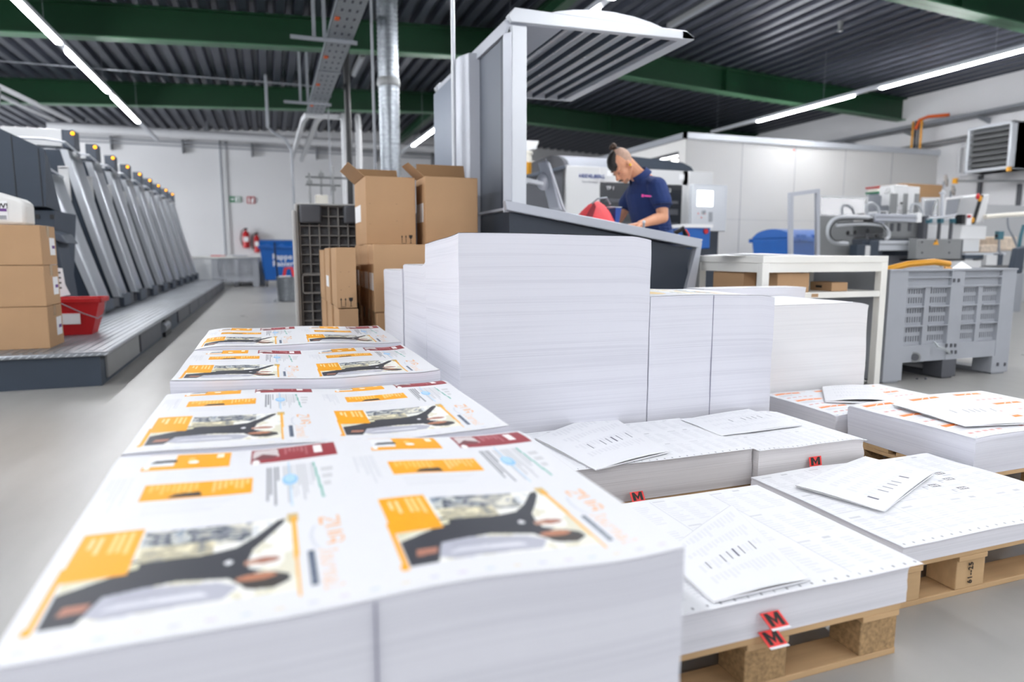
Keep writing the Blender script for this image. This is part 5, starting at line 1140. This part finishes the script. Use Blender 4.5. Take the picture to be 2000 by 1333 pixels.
def form(seed, dark=.35, boxes=0, marks=True):
    def f(nx, ny):
        p = Pic(nx, ny); rs = np.random.RandomState(seed)
        for cu in range(4):
            for cv in range(3):
                u0, v0 = .03+cu*.245, .06+cv*.31
                for k in range(3): p.lines(u0+k*.075, v0+.02, u0+.07+k*.075, v0+.26, 11, '9a9ca6', dark*.5, seed+cu*7+cv*3+k)
                p.rect(u0, v0+.27, u0+.05, v0+.285, '8a8c94', dark)
                if rs.rand() > .3: p.rect(u0+.1, v0+.27, u0+.13, v0+.29, '6a6c74', dark)
        for i in range(24): p.rect(.02+i*.042, .022, .026+i*.042, .034, '5a5c66', .7 if marks else .3)
        for k in range(5): p.rect(.255*k+.0, .05, .255*k+.0025, .97, 'b4b6be', .5)
        if boxes:
            for i in range(boxes):
                u0, v0 = rs.uniform(.08, .8), rs.uniform(.12, .8)
                p.rect(u0, v0, u0+.05, v0+.035, '6a6b72', .95)
                for k in range(3): p.ell(u0+.011+k*.014, v0+.0175, .0055, .009, 'e8e8ea')
                p.rect(u0-.045, v0-.02, u0-.04, v0+.01, '9a9ca6', .7); p.rect(u0-.045, v0+.008, u0-.01, v0+.014, '9a9ca6', .7)
            for k in range(9): p.rect(0, .1+k*.1, 1, .1035+k*.1, 'c4c6cc', .5)
        return p.c
    return f
def orange_form(seed):
    def f(nx, ny):
        p = Pic(nx, ny); O = 'f58a3c'
        for cu in range(3):
            for cv in range(3):
                u0, v0 = .04+cu*.33, .05+cv*.32
                p.rect(u0, v0+.20, u0+.20, v0+.245, O); p.poly([(u0+.06, v0+.205), (u0+.1, v0+.24), (u0+.11, v0+.24), (u0+.07, v0+.205)], 'fbe0cc'); p.poly([(u0+.12, v0+.205), (u0+.14, v0+.24), (u0+.15, v0+.24), (u0+.13, v0+.205)], 'd7dadf')
                p.lines(u0, v0+.1, u0+.22, v0+.18, 4, 'a8aab2', .35, seed+cu+cv)
                for k in range(5): p.rect(u0+k*.045, v0+.03, u0+k*.045+.028, v0+.055, 'd99a94', .8)
                p.rect(u0, v0+.26, u0+.27, v0+.266, O, .8)
        for i in range(22): p.rect(.02+i*.045, .018, .03+i*.045, .028, 'a8bcd8', .6)
        return p.c
    return f

# the journal piles in a row
XJ0, XJ1, ZJ = -.243, .437, .5
specs = [(.640, 1.205, .500, (460, 370), (.0, .003, .0, -.004), 'with big open front face, first in the row'),
         (1.222, 1.785, .497, (380, 300), (-.002, .006, .002, -.010), 'second in the row before the tallest ream'),
         (1.800, 2.370, .512, (320, 250), (.0, .010, .002, .0), 'third in the row before the tallest ream'),
         (2.385, 2.950, .527, (280, 220), (-.012, .004, .0, .0), 'last in the row beside the thin white reams')]
for k, (ya, yb, zt, res, curl, lb) in enumerate(specs):
    h0 = pile_surface(1, 1, 20+k, .0028 if k else .0034, curl, kx=1.15)
    h = lambda u, v, h0=h0, k=k: h0(u, v) + ((.003+.02*v) if k == 0 else .020)*(1-u)
    t = ream(XJ0, ya, XJ1 + (.014 if k == 0 else 0), yb, .118, zt, 'pile of printed journal sheets, ' + lb, h=h, img=journal, res=res, group='journal sheet piles', gap=(.085 if k == 0 else False), name='journal_pile')
def pallet(x0, y0, x1, y1, label, blocks=None, h_=.118, chip=True):
    t = thing('wooden_pallet', ((x0+x1)/2, (y0+y1)/2, 0), label, 'pallet')
    pine = mat('pine', 'c9a77c', .75, var=.16, vscale=3, aniso=(.6, 12, 6)); chipm = mat('chipboard_block', 'a98a62', .85, var=.35, vscale=120)
    n = max(3, int((y1-y0)/.14)); bw = (y1-y0)/n*.82
    for i in range(n):
        yy = y0 + (y1-y0-bw)*i/(n-1); B((x0, yy, h_-.014), (x1, yy+bw, h_)).build('deck_board', pine, t, bevel=.0015)
    xb = blocks or [x0+.0, (x0+x1)/2-.05, x1-.1]
    for xx in xb:
        B((xx, y0, h_-.028), (xx+.1, y1, h_-.0145)).build('stringer', pine, t, bevel=.0015)
        for yy in (y0+.005, (y0+y1)/2-.04, y1-.085): B((xx, yy, .0145), (xx+.1, yy+.08, h_-.0285)).build('block', chipm if chip else pine, t, bevel=.002)
    for yy in (y0+.005, (y0+y1)/2-.04, y1-.085): B((x0, yy, 0), (x1, yy+.08, .014)).build('skid_board', pine, t, bevel=.0015)
    return t
pallet(.46, .962, 1.222, 1.46, 'pale wooden pallet with chipboard blocks under the single form pile', blocks=[.47, .828, 1.120])
tp = pallet(1.345, 1.09, 2.10, 1.60, 'browner wooden pallet with stamped block under the wide form pile', blocks=[1.35, 1.572, 1.995], chip=False)
MB().text('61--25', (1.625, 1.092, .026), (0, 0, 1), (-1, 0, 0), .022).build('block_stamp', 'ink', tp)
tp.children[-1].location.y -= .0
pallet(.80, 1.67, 1.865, 2.08, 'wooden pallet under the two middle form piles')
pallet(2.15, 1.475, 3.0, 2.40, 'wooden pallet under the orange price list piles')
pallet(-.25, .70, .43, 1.75, 'wooden pallet hidden under the first two journal piles')
pallet(-.25, 1.85, .43, 2.93, 'wooden pallet under the last two journal piles')
pallet(.59, 2.12, 1.85, 2.60, 'wooden pallet under the tallest ream and its split neighbour')
pallet(2.03, 2.46, 2.9, 3.1, 'wooden pallet under the plain white ream')
pallet(.59, 2.65, 1.25, 3.66, 'wooden pallet under the two thin white reams')
# the piles of forms
ream(.53, .96, 1.235, 1.46, .119, .203, 'low pile of printed forms on the pale pallet beside the open journal pile', h=pile_surface(1, 1, 3, .0006), img=form(3, .24), res=(300, 220), edge='edge2', over=(0, .026, .012, 0), name='form_pile')
ream(1.37, 1.085, 2.12, 1.615, .119, .163, 'wide low pile of ruled forms on the browner pallet', h=pile_surface(1, 1, 9, .003, kx=.8), img=form(9, .26, boxes=7), res=(320, 240), edge='edge2', over=(0, .0, .004, 0), name='form_pile')
ream(.79, 1.665, 1.414, 2.07, .119, .236, 'pile of printed forms in front of the tallest ream', h=pile_surface(1, 1, 4, .0006), img=form(14, .26), res=(260, 180), edge='edge3', over=(0, .0, .01, 0), name='form_pile')
ream(1.418, 1.64, 1.856, 2.07, .119, .232, 'pile of dotted forms under the neighbour of the tallest ream', h=pile_surface(1, 1, 5, .0012, (0, -.006, 0, 0)), img=form(24, .26), res=(220, 180), edge='edge3', over=(0, .008, .004, 0), name='form_pile')
ream(2.15, 1.475, 2.90, 1.985, .119, .252, 'pile of orange price lists nearest the camera', h=pile_surface(1, 1, 6, .003, (-.006, 0, 0, .0), kx=.6), img=orange_form(4), res=(280, 200), edge='edge', name='price_list_pile')
ream(2.11, 2.01, 2.80, 2.42, .119, .208, 'lower pile of orange price lists before the plain white ream', h=pile_surface(1, 1, 7, .001, (-.004, 0, -.006, 0)), img=orange_form(8), res=(240, 160), edge='edge2', name='price_list_pile')
# the tall white reams
ream(.578, 2.105, 1.296, 2.60, .119, .912, 'tallest white paper ream on its pallet, before the console', h=(lambda g: lambda u, v: g(u, v) - .03*np.clip(1-u/.5, 0, 1)**1.5*np.clip(v, 0, 1)**.8)(pile_surface(1, 1, 11, .0022, (0, -.014, 0, 0), kx=.5)), edge='edge', res=(80, 50), img=lambda a, b: (lambda p: (p.rect(.3, .3, .5, .9, 'f5b97a', .8), p.rect(.6, .2, .75, .9, 'f5b97a', .6), p.c)[2])(Pic(a, b)), name='paper_ream')
ream(1.30, 2.105, 1.858, 2.60, .119, .690, 'white paper ream split by a thin vertical joint, with printed top sheet', h=pile_surface(1, 1, 12, .003, (0, -.012, 0, 0), kx=.6), gap=1.572, edge='edge', res=(160, 80), img=lambda a, b: (lambda p: (p.ell(.2, .4, .08, .2, 'f0d6a0'), p.noise(.35, .2, .75, .9, 4, ['f0c080', 'a8b0b0', 'f4f4f4', 'e9d8b0'], 4), p.ell(.12, .6, .04, .2, '7a8a90'), p.c)[3])(Pic(a, b)))
ream(2.05, 2.45, 2.735, 2.95, .119, .612, 'plain white paper ream with smooth rounded corner beside the table', h=pile_surface(1, 1, 13, .0012, (0, -.016, 0, 0), kx=.5), edge='edge4', res=(40, 30))
ream(2.15, 2.96, 2.83, 3.12, .119, .66, 'white paper ream just visible behind the plain one', h=pile_surface(1, 1, 16, .001, kx=.5), edge='edge2', res=(40, 30))
ream(.584, 2.63, 1.25, 3.10, .119, .800, 'white ream with wavy top edge directly behind the tallest one', h=pile_surface(1, 1, 14, .003, (.0, 0, .016, -.01), kx=.5), edge='edge', res=(40, 30))
ream(.586, 3.14, 1.25, 3.68, .119, .765, 'white ream with wavy top edge standing before the brown cartons', h=pile_surface(1, 1, 15, .003, (.0, 0, .01, -.01), kx=.5), edge='edge', res=(40, 30))
# one sheet left between
# ---- folded proof sheets lying on the piles
def proof(c0, c1, c2, c3, z, label, seed, thick=.004, bulge=.006, marks=True, fold=True, mk=(.62, .2, 1)):
    """corner points in the order front-start, front-end, back-end, back-start"""
    q = [np.array(c[:2]) for c in (c0, c1, c2, c3)]; cen = sum(q)/4
    t = thing('folded_proof', (cen[0], cen[1], z), label, 'folded sheet', 'folded proofs on the piles')
    nx, ny = 130, 100; U, V = np.meshgrid(np.linspace(0, 1, nx), np.linspace(0, 1, ny))
    P = (q[0]*((1-U)*(1-V))[..., None] + q[1]*(U*(1-V))[..., None] + q[2]*(U*V)[..., None] + q[3]*((1-U)*V)[..., None]) - cen
    hh = thick + bulge*np.sin(np.pi*V)*(.4+.6*U) + .0015*np.sin(5*U+3*V)
    p = Pic(nx, ny)
    for k in range(4): p.lines(.06+k*.2, .16, .22+k*.2, .92, 16, 'a2a4b0', .12, seed+k)
    if marks:
        m0, n0, dr = mk; pos = [0, .13, .19, .25, .31, .42] if dr else [0, .05, .08, .11, .2]
        for d in pos: p.rect(m0+ (d*.0), n0+d*1.3, m0+.12, n0+d*1.3+.012, '43445a', .95)
    me = grid_mesh('upper_leaf', P[..., 0], P[..., 1], hh, ['print'], p.c); o = bpy.data.objects.new('upper_leaf', me); col.objects.link(o); o.parent = t
    o.modifiers.new('s', 'SOLIDIFY').thickness = .0006
    q2 = [c + (c-cen)*.015 for c in q]
    P2 = (q2[0]*((1-U)*(1-V))[..., None] + q2[1]*(U*(1-V))[..., None] + q2[2]*(U*V)[..., None] + q2[3]*((1-U)*V)[..., None]) - cen
    P2 = P2[::8, ::8]; h2 = (.0012 + .0*U)[::8, ::8]
    me = grid_mesh('lower_leaf', P2[..., 0], P2[..., 1], h2 + .0005, ['print'], np.ones(h2.shape+(3,))*.94); o = bpy.data.objects.new('lower_leaf', me); col.objects.link(o); o.parent = t
    MB().add([(q[1][0], q[1][1], z+.0015), (q[2][0], q[2][1], z+.0015), (q[2][0], q[2][1], z+thick+.001), (q[1][0], q[1][1], z+thick+.001)], [(0, 1, 2, 3)]).build('fold', 'paper', t)
    return t
F = flat
proof(F(1290, 1085, .212), F(1395, 1174, .212), F(1582, 1132, .212), F(1430, 985, .212), .2065, 'folded proof sheet on the low form pile of the pale pallet', 40, mk=(.45, .25, 1))
proof(F(1045, 858, .24), F(1165, 920, .24), F(1308, 885, .24), F(1185, 808, .24), .2395, 'folded proof sheet on the form pile before the tallest ream', 50, mk=(.5, .3, 1))
proof(F(1330, 822, .238), F(1408, 852, .238), F(1566, 832, .238), F(1462, 800, .238), .2365, 'folded proof sheet on the dotted form pile', 60, bulge=.002, mk=(.35, .45, 1))
proof(F(1553, 950, .172), F(1728, 1000, .172), F(1826, 925, .172), F(1690, 893, .172), .1705, 'folded proof sheet on the wide ruled form pile', 70, bulge=.006, mk=(.72, .15, 1))
proof(F(1740, 792, .258), F(1885, 835, .258), F(2010, 830, .258), F(1900, 782, .258), .2585, 'folded proof sheet on the nearer orange price list pile', 80, bulge=.003, mk=(.4, .4, 1))
proof(F(1605, 758, .215), F(1612, 786, .215), F(1765, 790, .215), F(1700, 755, .215), .2125, 'crumpled proof sheet on the lower orange price list pile', 90, thick=.008, bulge=.012, marks=False)
# ---- red M tags
def m_tag(x, y, z, label, w_=.044, l_=.020, drop=.0235, sx=.0):
    """folded card: stuck between sheets at (x, y, z), its printed flap slopes outwards and down"""
    t = thing('marker_tag', (x, y, z), label, 'tag', 'red M tags')
    a, b, c, d = (x, y-.002, z), (x+w_, y-.002, z), (x+w_+sx, y-l_, z-drop), (x+sx, y-l_, z-drop)
    MB().slab(a, b, c, d, (0, .0006, -.0006)).build('card', 'redcard', t)
    v = Vector(a)-Vector(d); xd = Vector(b)-Vector(a); n = xd.cross(v).normalized(); L = v.length
    P = lambda u, q: tuple(Vector(d) + xd*u + v*q + n*.0007)
    k = .20
    MB().add([P(.13, .1), P(.13+k, .1), P(.13+k, .6), P(.5, .18), P(.87-k, .6), P(.87-k, .1), P(.87, .1), P(.87, .93), P(.87-k*.95, .93), P(.5, .5), P(.13+k*.95, .93), P(.13, .93)],
             [(0, 1, 2, 10, 11), (10, 2, 3, 9), (9, 3, 4, 8), (8, 4, 5, 6, 7)]).build('letter', 'ink', t)
    MB().slab(d, c, (c[0]+.004, c[1]-.002, c[2]-.004), (d[0]+.004, d[1]-.002, d[2]-.004), (0, .0006, 0)).build('white_edge', 'paper', t)
    return t
m_tag(.846, .956, .170, 'upper red tag with black M on the low form pile of the pale pallet', sx=.012)
m_tag(.846, .958, .131, 'lower red tag with black M on the edge of the pale pallet', sx=.012)
m_tag(.965, 1.652, .152, 'red tag with black M at the foot of the form pile before the tallest ream')
m_tag(1.612, 1.634, .195, 'red tag with black M on the front of the dotted form pile', w_=.05, l_=.008, drop=.03)
m_tag(1.815, 1.083, .150, 'red tag with black M on the edge of the wide ruled form pile', w_=.048, l_=.022, drop=.03)
# ------------------------------------------------------------------ the man at the console
def caps(mb, p0, p1, r0, r1, n=14):
    """tapered limb with rounded ends"""
    p0, p1 = Vector(p0), Vector(p1)
    mb.cyl(p0, p1, r0, r1, n); mb.ell(tuple(p0), (r0, r0, r0), n, 8); mb.ell(tuple(p1), (r1, r1, r1), n, 8)
def chain(mb, pts, n=14):
    for (a, ra), (b, rb) in zip(pts[:-1], pts[1:]): caps(mb, a, b, ra, rb, n)
def soft(o, vox, it=6, f=.5):
    m = o.modifiers.new('skin', 'REMESH'); m.mode = 'VOXEL'; m.voxel_size = vox; m.use_smooth_shade = True
    if it: s = o.modifiers.new('relax', 'SMOOTH'); s.iterations = it; s.factor = f
    return o
def ob_ell(mb, c, r, rot):
    """ellipsoid with its own turn"""
    old = mb.M; mb.M = Matrix.Translation(c) @ rot.to_4x4(); mb.ell((0, 0, 0), r, 18, 12); mb.M = old
man = thing('person', (2.9, 4.7, 0), 'man in navy polo shirt with topknot and moustache, bent over the console desk', 'person')
YC = 4.65
# head frame: forward = where the face points (down and towards -X), up = crown
fw = Vector((-.66, -.16, -.73)).normalized(); sd = Vector((.12, -1, .1)); sd = (sd - fw*sd.dot(fw)).normalized(); up = sd.cross(fw).normalized()
if up.z < 0: up = -up
HC = Vector((2.575, 4.64, 1.513))
Hh = lambda f_, s_, u_: tuple(HC + fw*f_ + sd*s_ + up*u_)
rotH = Matrix((fw, sd, up)).transposed()
b = MB()
# head: skull, face wedge, jaw, nose, brow, ears, neck
ob_ell(b, Hh(-.015, 0, .035), (.098, .076, .092), rotH)
ob_ell(b, Hh(.028, 0, -.025), (.062, .060, .085), rotH)
ob_ell(b, Hh(.040, 0, -.090), (.040, .042, .030), rotH)
ob_ell(b, Hh(.058, 0, -.103), (.020, .024, .018), rotH)
caps(b, Hh(.075, 0, .010), Hh(.108, 0, -.040), .008, .0125)
for s in (-1, 1):
    ob_ell(b, Hh(.098, s*.012, -.044), (.011, .009, .008), rotH)
    ob_ell(b, Hh(.070, s*.030, .020), (.016, .022, .008), rotH)
    ob_ell(b, Hh(.050, s*.045, -.028), (.022, .016, .020), rotH)
    caps(b, Hh(.0, s*.055, -.05), Hh(.045, s*.025, -.095), .020, .018)
    ob_ell(b, Hh(-.012, s*.079, -.012), (.020, .008, .032), rotH)
    ob_ell(b, Hh(-.008, s*.081, -.035), (.010, .007, .012), rotH)
ob_ell(b, Hh(.083, 0, -.068), (.016, .022, .007), rotH); ob_ell(b, Hh(.080, 0, -.080), (.014, .020, .007), rotH)
chain(b, [(Hh(-.045, 0, -.03), .062), ((2.72, 4.655, 1.455), .060), ((2.80, 4.66, 1.40), .075)])
# torso inside the shirt, arms, hands
chain(b, [((2.80, 4.66, 1.40), .075), ((2.86, 4.67, 1.25), .12), ((2.90, 4.68, 1.05), .125), ((2.92, 4.69, .95), .14)])
SL, SR = (2.795, 4.485, 1.345), (2.83, 4.84, 1.35)
EL, ER = (2.80, 4.40, 1.115), (2.72, 4.93, 1.13)
WL, WR = (2.585, 4.36, 1.062), (2.56, 4.88, 1.10)
chain(b, [(SL, .062), ((2.805, 4.43, 1.25), .050), (EL, .043)]); chain(b, [(EL, .044), ((2.73, 4.385, 1.10), .043), (WL, .027)])
chain(b, [(SR, .062), ((2.78, 4.90, 1.25), .048), (ER, .041)]); chain(b, [(ER, .041), ((2.66, 4.92, 1.125), .040), (WR, .026)])
def hand(b, w_, fwd, side, down, s, curl=.35):
    w_ = Vector(w_); f = Vector(fwd).normalized(); sdv = Vector(side).normalized(); d = Vector(down).normalized()
    P = lambda a, c, e: tuple(w_ + f*a*s + sdv*c*s + d*e*s)
    for c in (-.027, -.009, .009, .027): caps(b, P(.01, c*.6, 0), P(.088, c, .004), .015*s, .0125*s, 10)
    for c, L in ((-.030, .078), (-.010, .088), (.011, .083), (.031, .066)):
        k1 = P(.090, c, .004); k2 = P(.090+L*.48, c*1.15, .012+L*.25*curl); k3 = P(.090+L*.78, c*1.2, .018+L*.62*curl); k4 = P(.090+L*.92, c*1.22, .022+L*.9*curl)
        chain(b, [(k1, .0105*s), (k2, .0092*s), (k3, .0083*s), (k4, .0072*s)], 10)
    chain(b, [(P(.015, -.028, .004), .014*s), (P(.048, -.052, .014), .012*s), (P(.078, -.062, .022), .010*s), (P(.098, -.060, .030), .0085*s)], 10)
hand(b, WL, (-1, .1, -.12), (0, 1, .05), (0, 0, -1), 1.0)
hand(b, WR, (-1, -.25, .02), (0, -1, 0), (0, .0, -1), 1.0, .7)
# legs inside the trousers are covered; ankles run into the shoes
body = soft(b.build('body', 'skin', man), .0042, 5, .5)
# hair: long dark top drawn back into a knot, shaved sides
b = MB()
ob_ell(b, Hh(.0, 0, .066), (.090, .056, .069), rotH); ob_ell(b, Hh(.052, 0, .055), (.042, .050, .050), rotH); ob_ell(b, Hh(-.05, 0, .085), (.045, .044, .048), rotH)
hair = soft(b.build('hair', mat('dark_hair', '15120f', .42, bump=.5, bscale=180), man), .004, 4)
b = MB(); K = Vector(Hh(-.055, 0, .15))
for i in range(9):
    a = i*.9; b.ell((K.x+.014*math.cos(a), K.y+.012*math.sin(a), K.z+.012*math.sin(a*1.7)), (.017, .016, .015), 10, 8)
soft(b.build('topknot', mat('brown_hair', '4a382c', .5, bump=.6, bscale=200), man), .0035, 2)
b = MB(); ob_ell(b, Hh(-.030, 0, .040), (.0875, .0790, .091), rotH)
st = b.build('shaved_sides', mat('stubble_skin', 'b59583', .7, var=.15, vscale=90), man)
MB().tube([Hh(.089, -.026, -.074), Hh(.098, -.012, -.064), Hh(.102, 0, -.061), Hh(.098, .012, -.064), Hh(.089, .026, -.074)], [.003, .0055, .006, .0055, .003], 8).build('moustache', 'dark_hair' if 'dark_hair' in M_ else MATS['dark_hair'], man)
b = MB(); ob_ell(b, Hh(.040, 0, -.091), (.0405, .0425, .0285), rotH); ob_ell(b, Hh(.0585, 0, -.103), (.0205, .0245, .0182), rotH)
b.build('beard_shadow', mat('beard_skin', 'ab8068', .7, var=.2, vscale=120), man)
for s in (-1, 1):
    MB().ell(Hh(.078, s*.031, -.004), (.010, .010, .007), 12, 8).build('eyelid', mat('eyelid', 'b07a62', .5), man)
    MB().tube([Hh(.084, s*.014, .020), Hh(.084, s*.030, .028), Hh(.072, s*.046, .024)], [.003, .004, .0025], 6).build('eyebrow', MATS['dark_hair'], man)
    MB().tube([Hh(.087, s*.022, -.008), Hh(.087, s*.031, -.011), Hh(.081, s*.041, -.009)], .0018, 6).build('eyelash', MATS['dark_hair'], man)
b = MB(); ob_ell(b, Hh(-.004, .088, -.018), (.010, .008, .010), rotH); ob_ell(b, Hh(-.004, -.088, -.018), (.010, .008, .010), rotH); b.build('earplug', mat('earplug_yellow', 'f6c820', .5), man)
# polo shirt
b = MB()
sec = [((2.915, 4.69, .93), (.165, .185, .05)), ((2.895, 4.685, 1.02), (.150, .180, .06)), ((2.865, 4.68, 1.12), (.145, .182, .07)), ((2.83, 4.67, 1.22), (.145, .195, .07)), ((2.80, 4.665, 1.30), (.135, .200, .07)), ((2.79, 4.66, 1.37), (.105, .18, .055)), ((2.775, 4.66, 1.415), (.085, .11, .04))]
for (c0, r0), (c1, r1) in zip(sec[:-1], sec[1:]):
    for k in range(4):
        u = k/4; b.ell(tuple(np.array(c0)*(1-u)+np.array(c1)*u), tuple(np.array(r0)*(1-u)+np.array(r1)*u), 20, 8)
b.ell(sec[-1][0], sec[-1][1], 20, 8)
chain(b, [((2.785, 4.58, 1.385), .060), (SL, .080), ((2.806, 4.428, 1.235), .076)]); chain(b, [((2.80, 4.74, 1.385), .060), (SR, .080), ((2.78, 4.905, 1.25), .072)])
navy = mat('navy_polo', '1b3266', .85, var=.12, vscale=9, bump=.25, bscale=14)
shirt = soft(b.build('polo_shirt', navy, man), .006, 6)
# sleeve hems, collar, placket, buttons, logo
def ring_(c, ax, r, rt, nm, m_):
    ax = Vector(ax).normalized(); u = ax.orthogonal().normalized(); v = ax.cross(u)
    pts = [tuple(Vector(c) + u*r*math.cos(2*math.pi*i/20) + v*r*math.sin(2*math.pi*i/20)) for i in range(21)]
    return MB().tube(pts, rt, 8).build(nm, m_, man)
ring_((2.810, 4.420, 1.212), (.03, -.05, -1), .066, .009, 'sleeve_hem', mat('navy_hem', '14264f', .85)); ring_((2.775, 4.91, 1.215), (-.05, .08, -1), .060, .009, 'sleeve_hem', MATS['navy_hem'])
b = MB(); cc = Vector((2.745, 4.655, 1.437)); ax = Vector((-.62, 0, .78)); u = Vector((0, 1, 0)); v = ax.cross(u)
vs = []; fs = []; N = 22
for i in range(N+1):
    a = -2.7 + 5.4*i/N; d = -v*math.cos(a) + u*math.sin(a)
    for (r_, h_) in ((.070, .036), (.080, .040), (.100, -.014 - .018*max(0, -math.cos(a))), (.092, -.016 - .018*max(0, -math.cos(a)))): vs.append(tuple(cc + d*r_ + ax*h_))
for i in range(N): fs += [(i*4+j, i*4+j+1, (i+1)*4+j+1, (i+1)*4+j) for j in range(3)]
b.add(vs, fs); b.build('collar', navy, man).modifiers.new('s', 'SOLIDIFY').thickness = .004
# trousers, belt, shoes
b = MB()
for yy, kx in ((4.58, 0), (4.80, .03)):
    chain(b, [((2.93+kx, yy, .93), .115), ((2.93+kx, yy, .75), .105), ((2.925+kx, yy, .48), .078), ((2.955+kx, yy, .12), .070)])
caps(b, (2.92, 4.62, .94), (2.93, 4.76, .94), .135, .135)
soft(b.build('trousers', mat('work_trousers', '2a4a84', .85, bump=.3, bscale=18), man), .007, 5)
for yy, kx in ((4.58, 0), (4.80, .03)):
    b = MB(); chain(b, [((2.97+kx, yy, .07), .048), ((2.86+kx, yy-.01, .045), .044)]); b.box((2.82+kx, yy-.045, 0), (3.01+kx, yy+.045, .03)); b.build('shoe', 'black', man)
t = MB(); t.tube([(2.99, 4.53, 1.0), (3.05, 4.50, 1.04), (3.09, 4.52, .99), (3.06, 4.52, .92), (3.0, 4.54, .92)], .02, 8); t.build('belt_pouch', 'black', man)
MB().tube([(3.06, 4.475, 1.03), (3.095, 4.48, .99), (3.07, 4.48, .93)], .006, 6).build('pouch_trim', 'redcard', man)
# small print on the chest
def chest_bar(k0, k1, z0, z1, mt, nm):
    P = lambda k, z: (2.655 + k*.94, 4.466 - k*.33, z - k*.07)
    MB().slab(P(k0, z0), P(k1, z0), P(k1, z1), P(k0, z1), (0, .004, 0)).build(nm, mt, man)
chest_bar(0, .016, 1.268, 1.288, mat('pink_print', 'e0409a', .6), 'shirt_emblem')
chest_bar(.02, .07, 1.272, 1.284, MATS['pink_print'], 'shirt_print')
chest_bar(.074, .115, 1.273, 1.283, 'conduit', 'shirt_print')
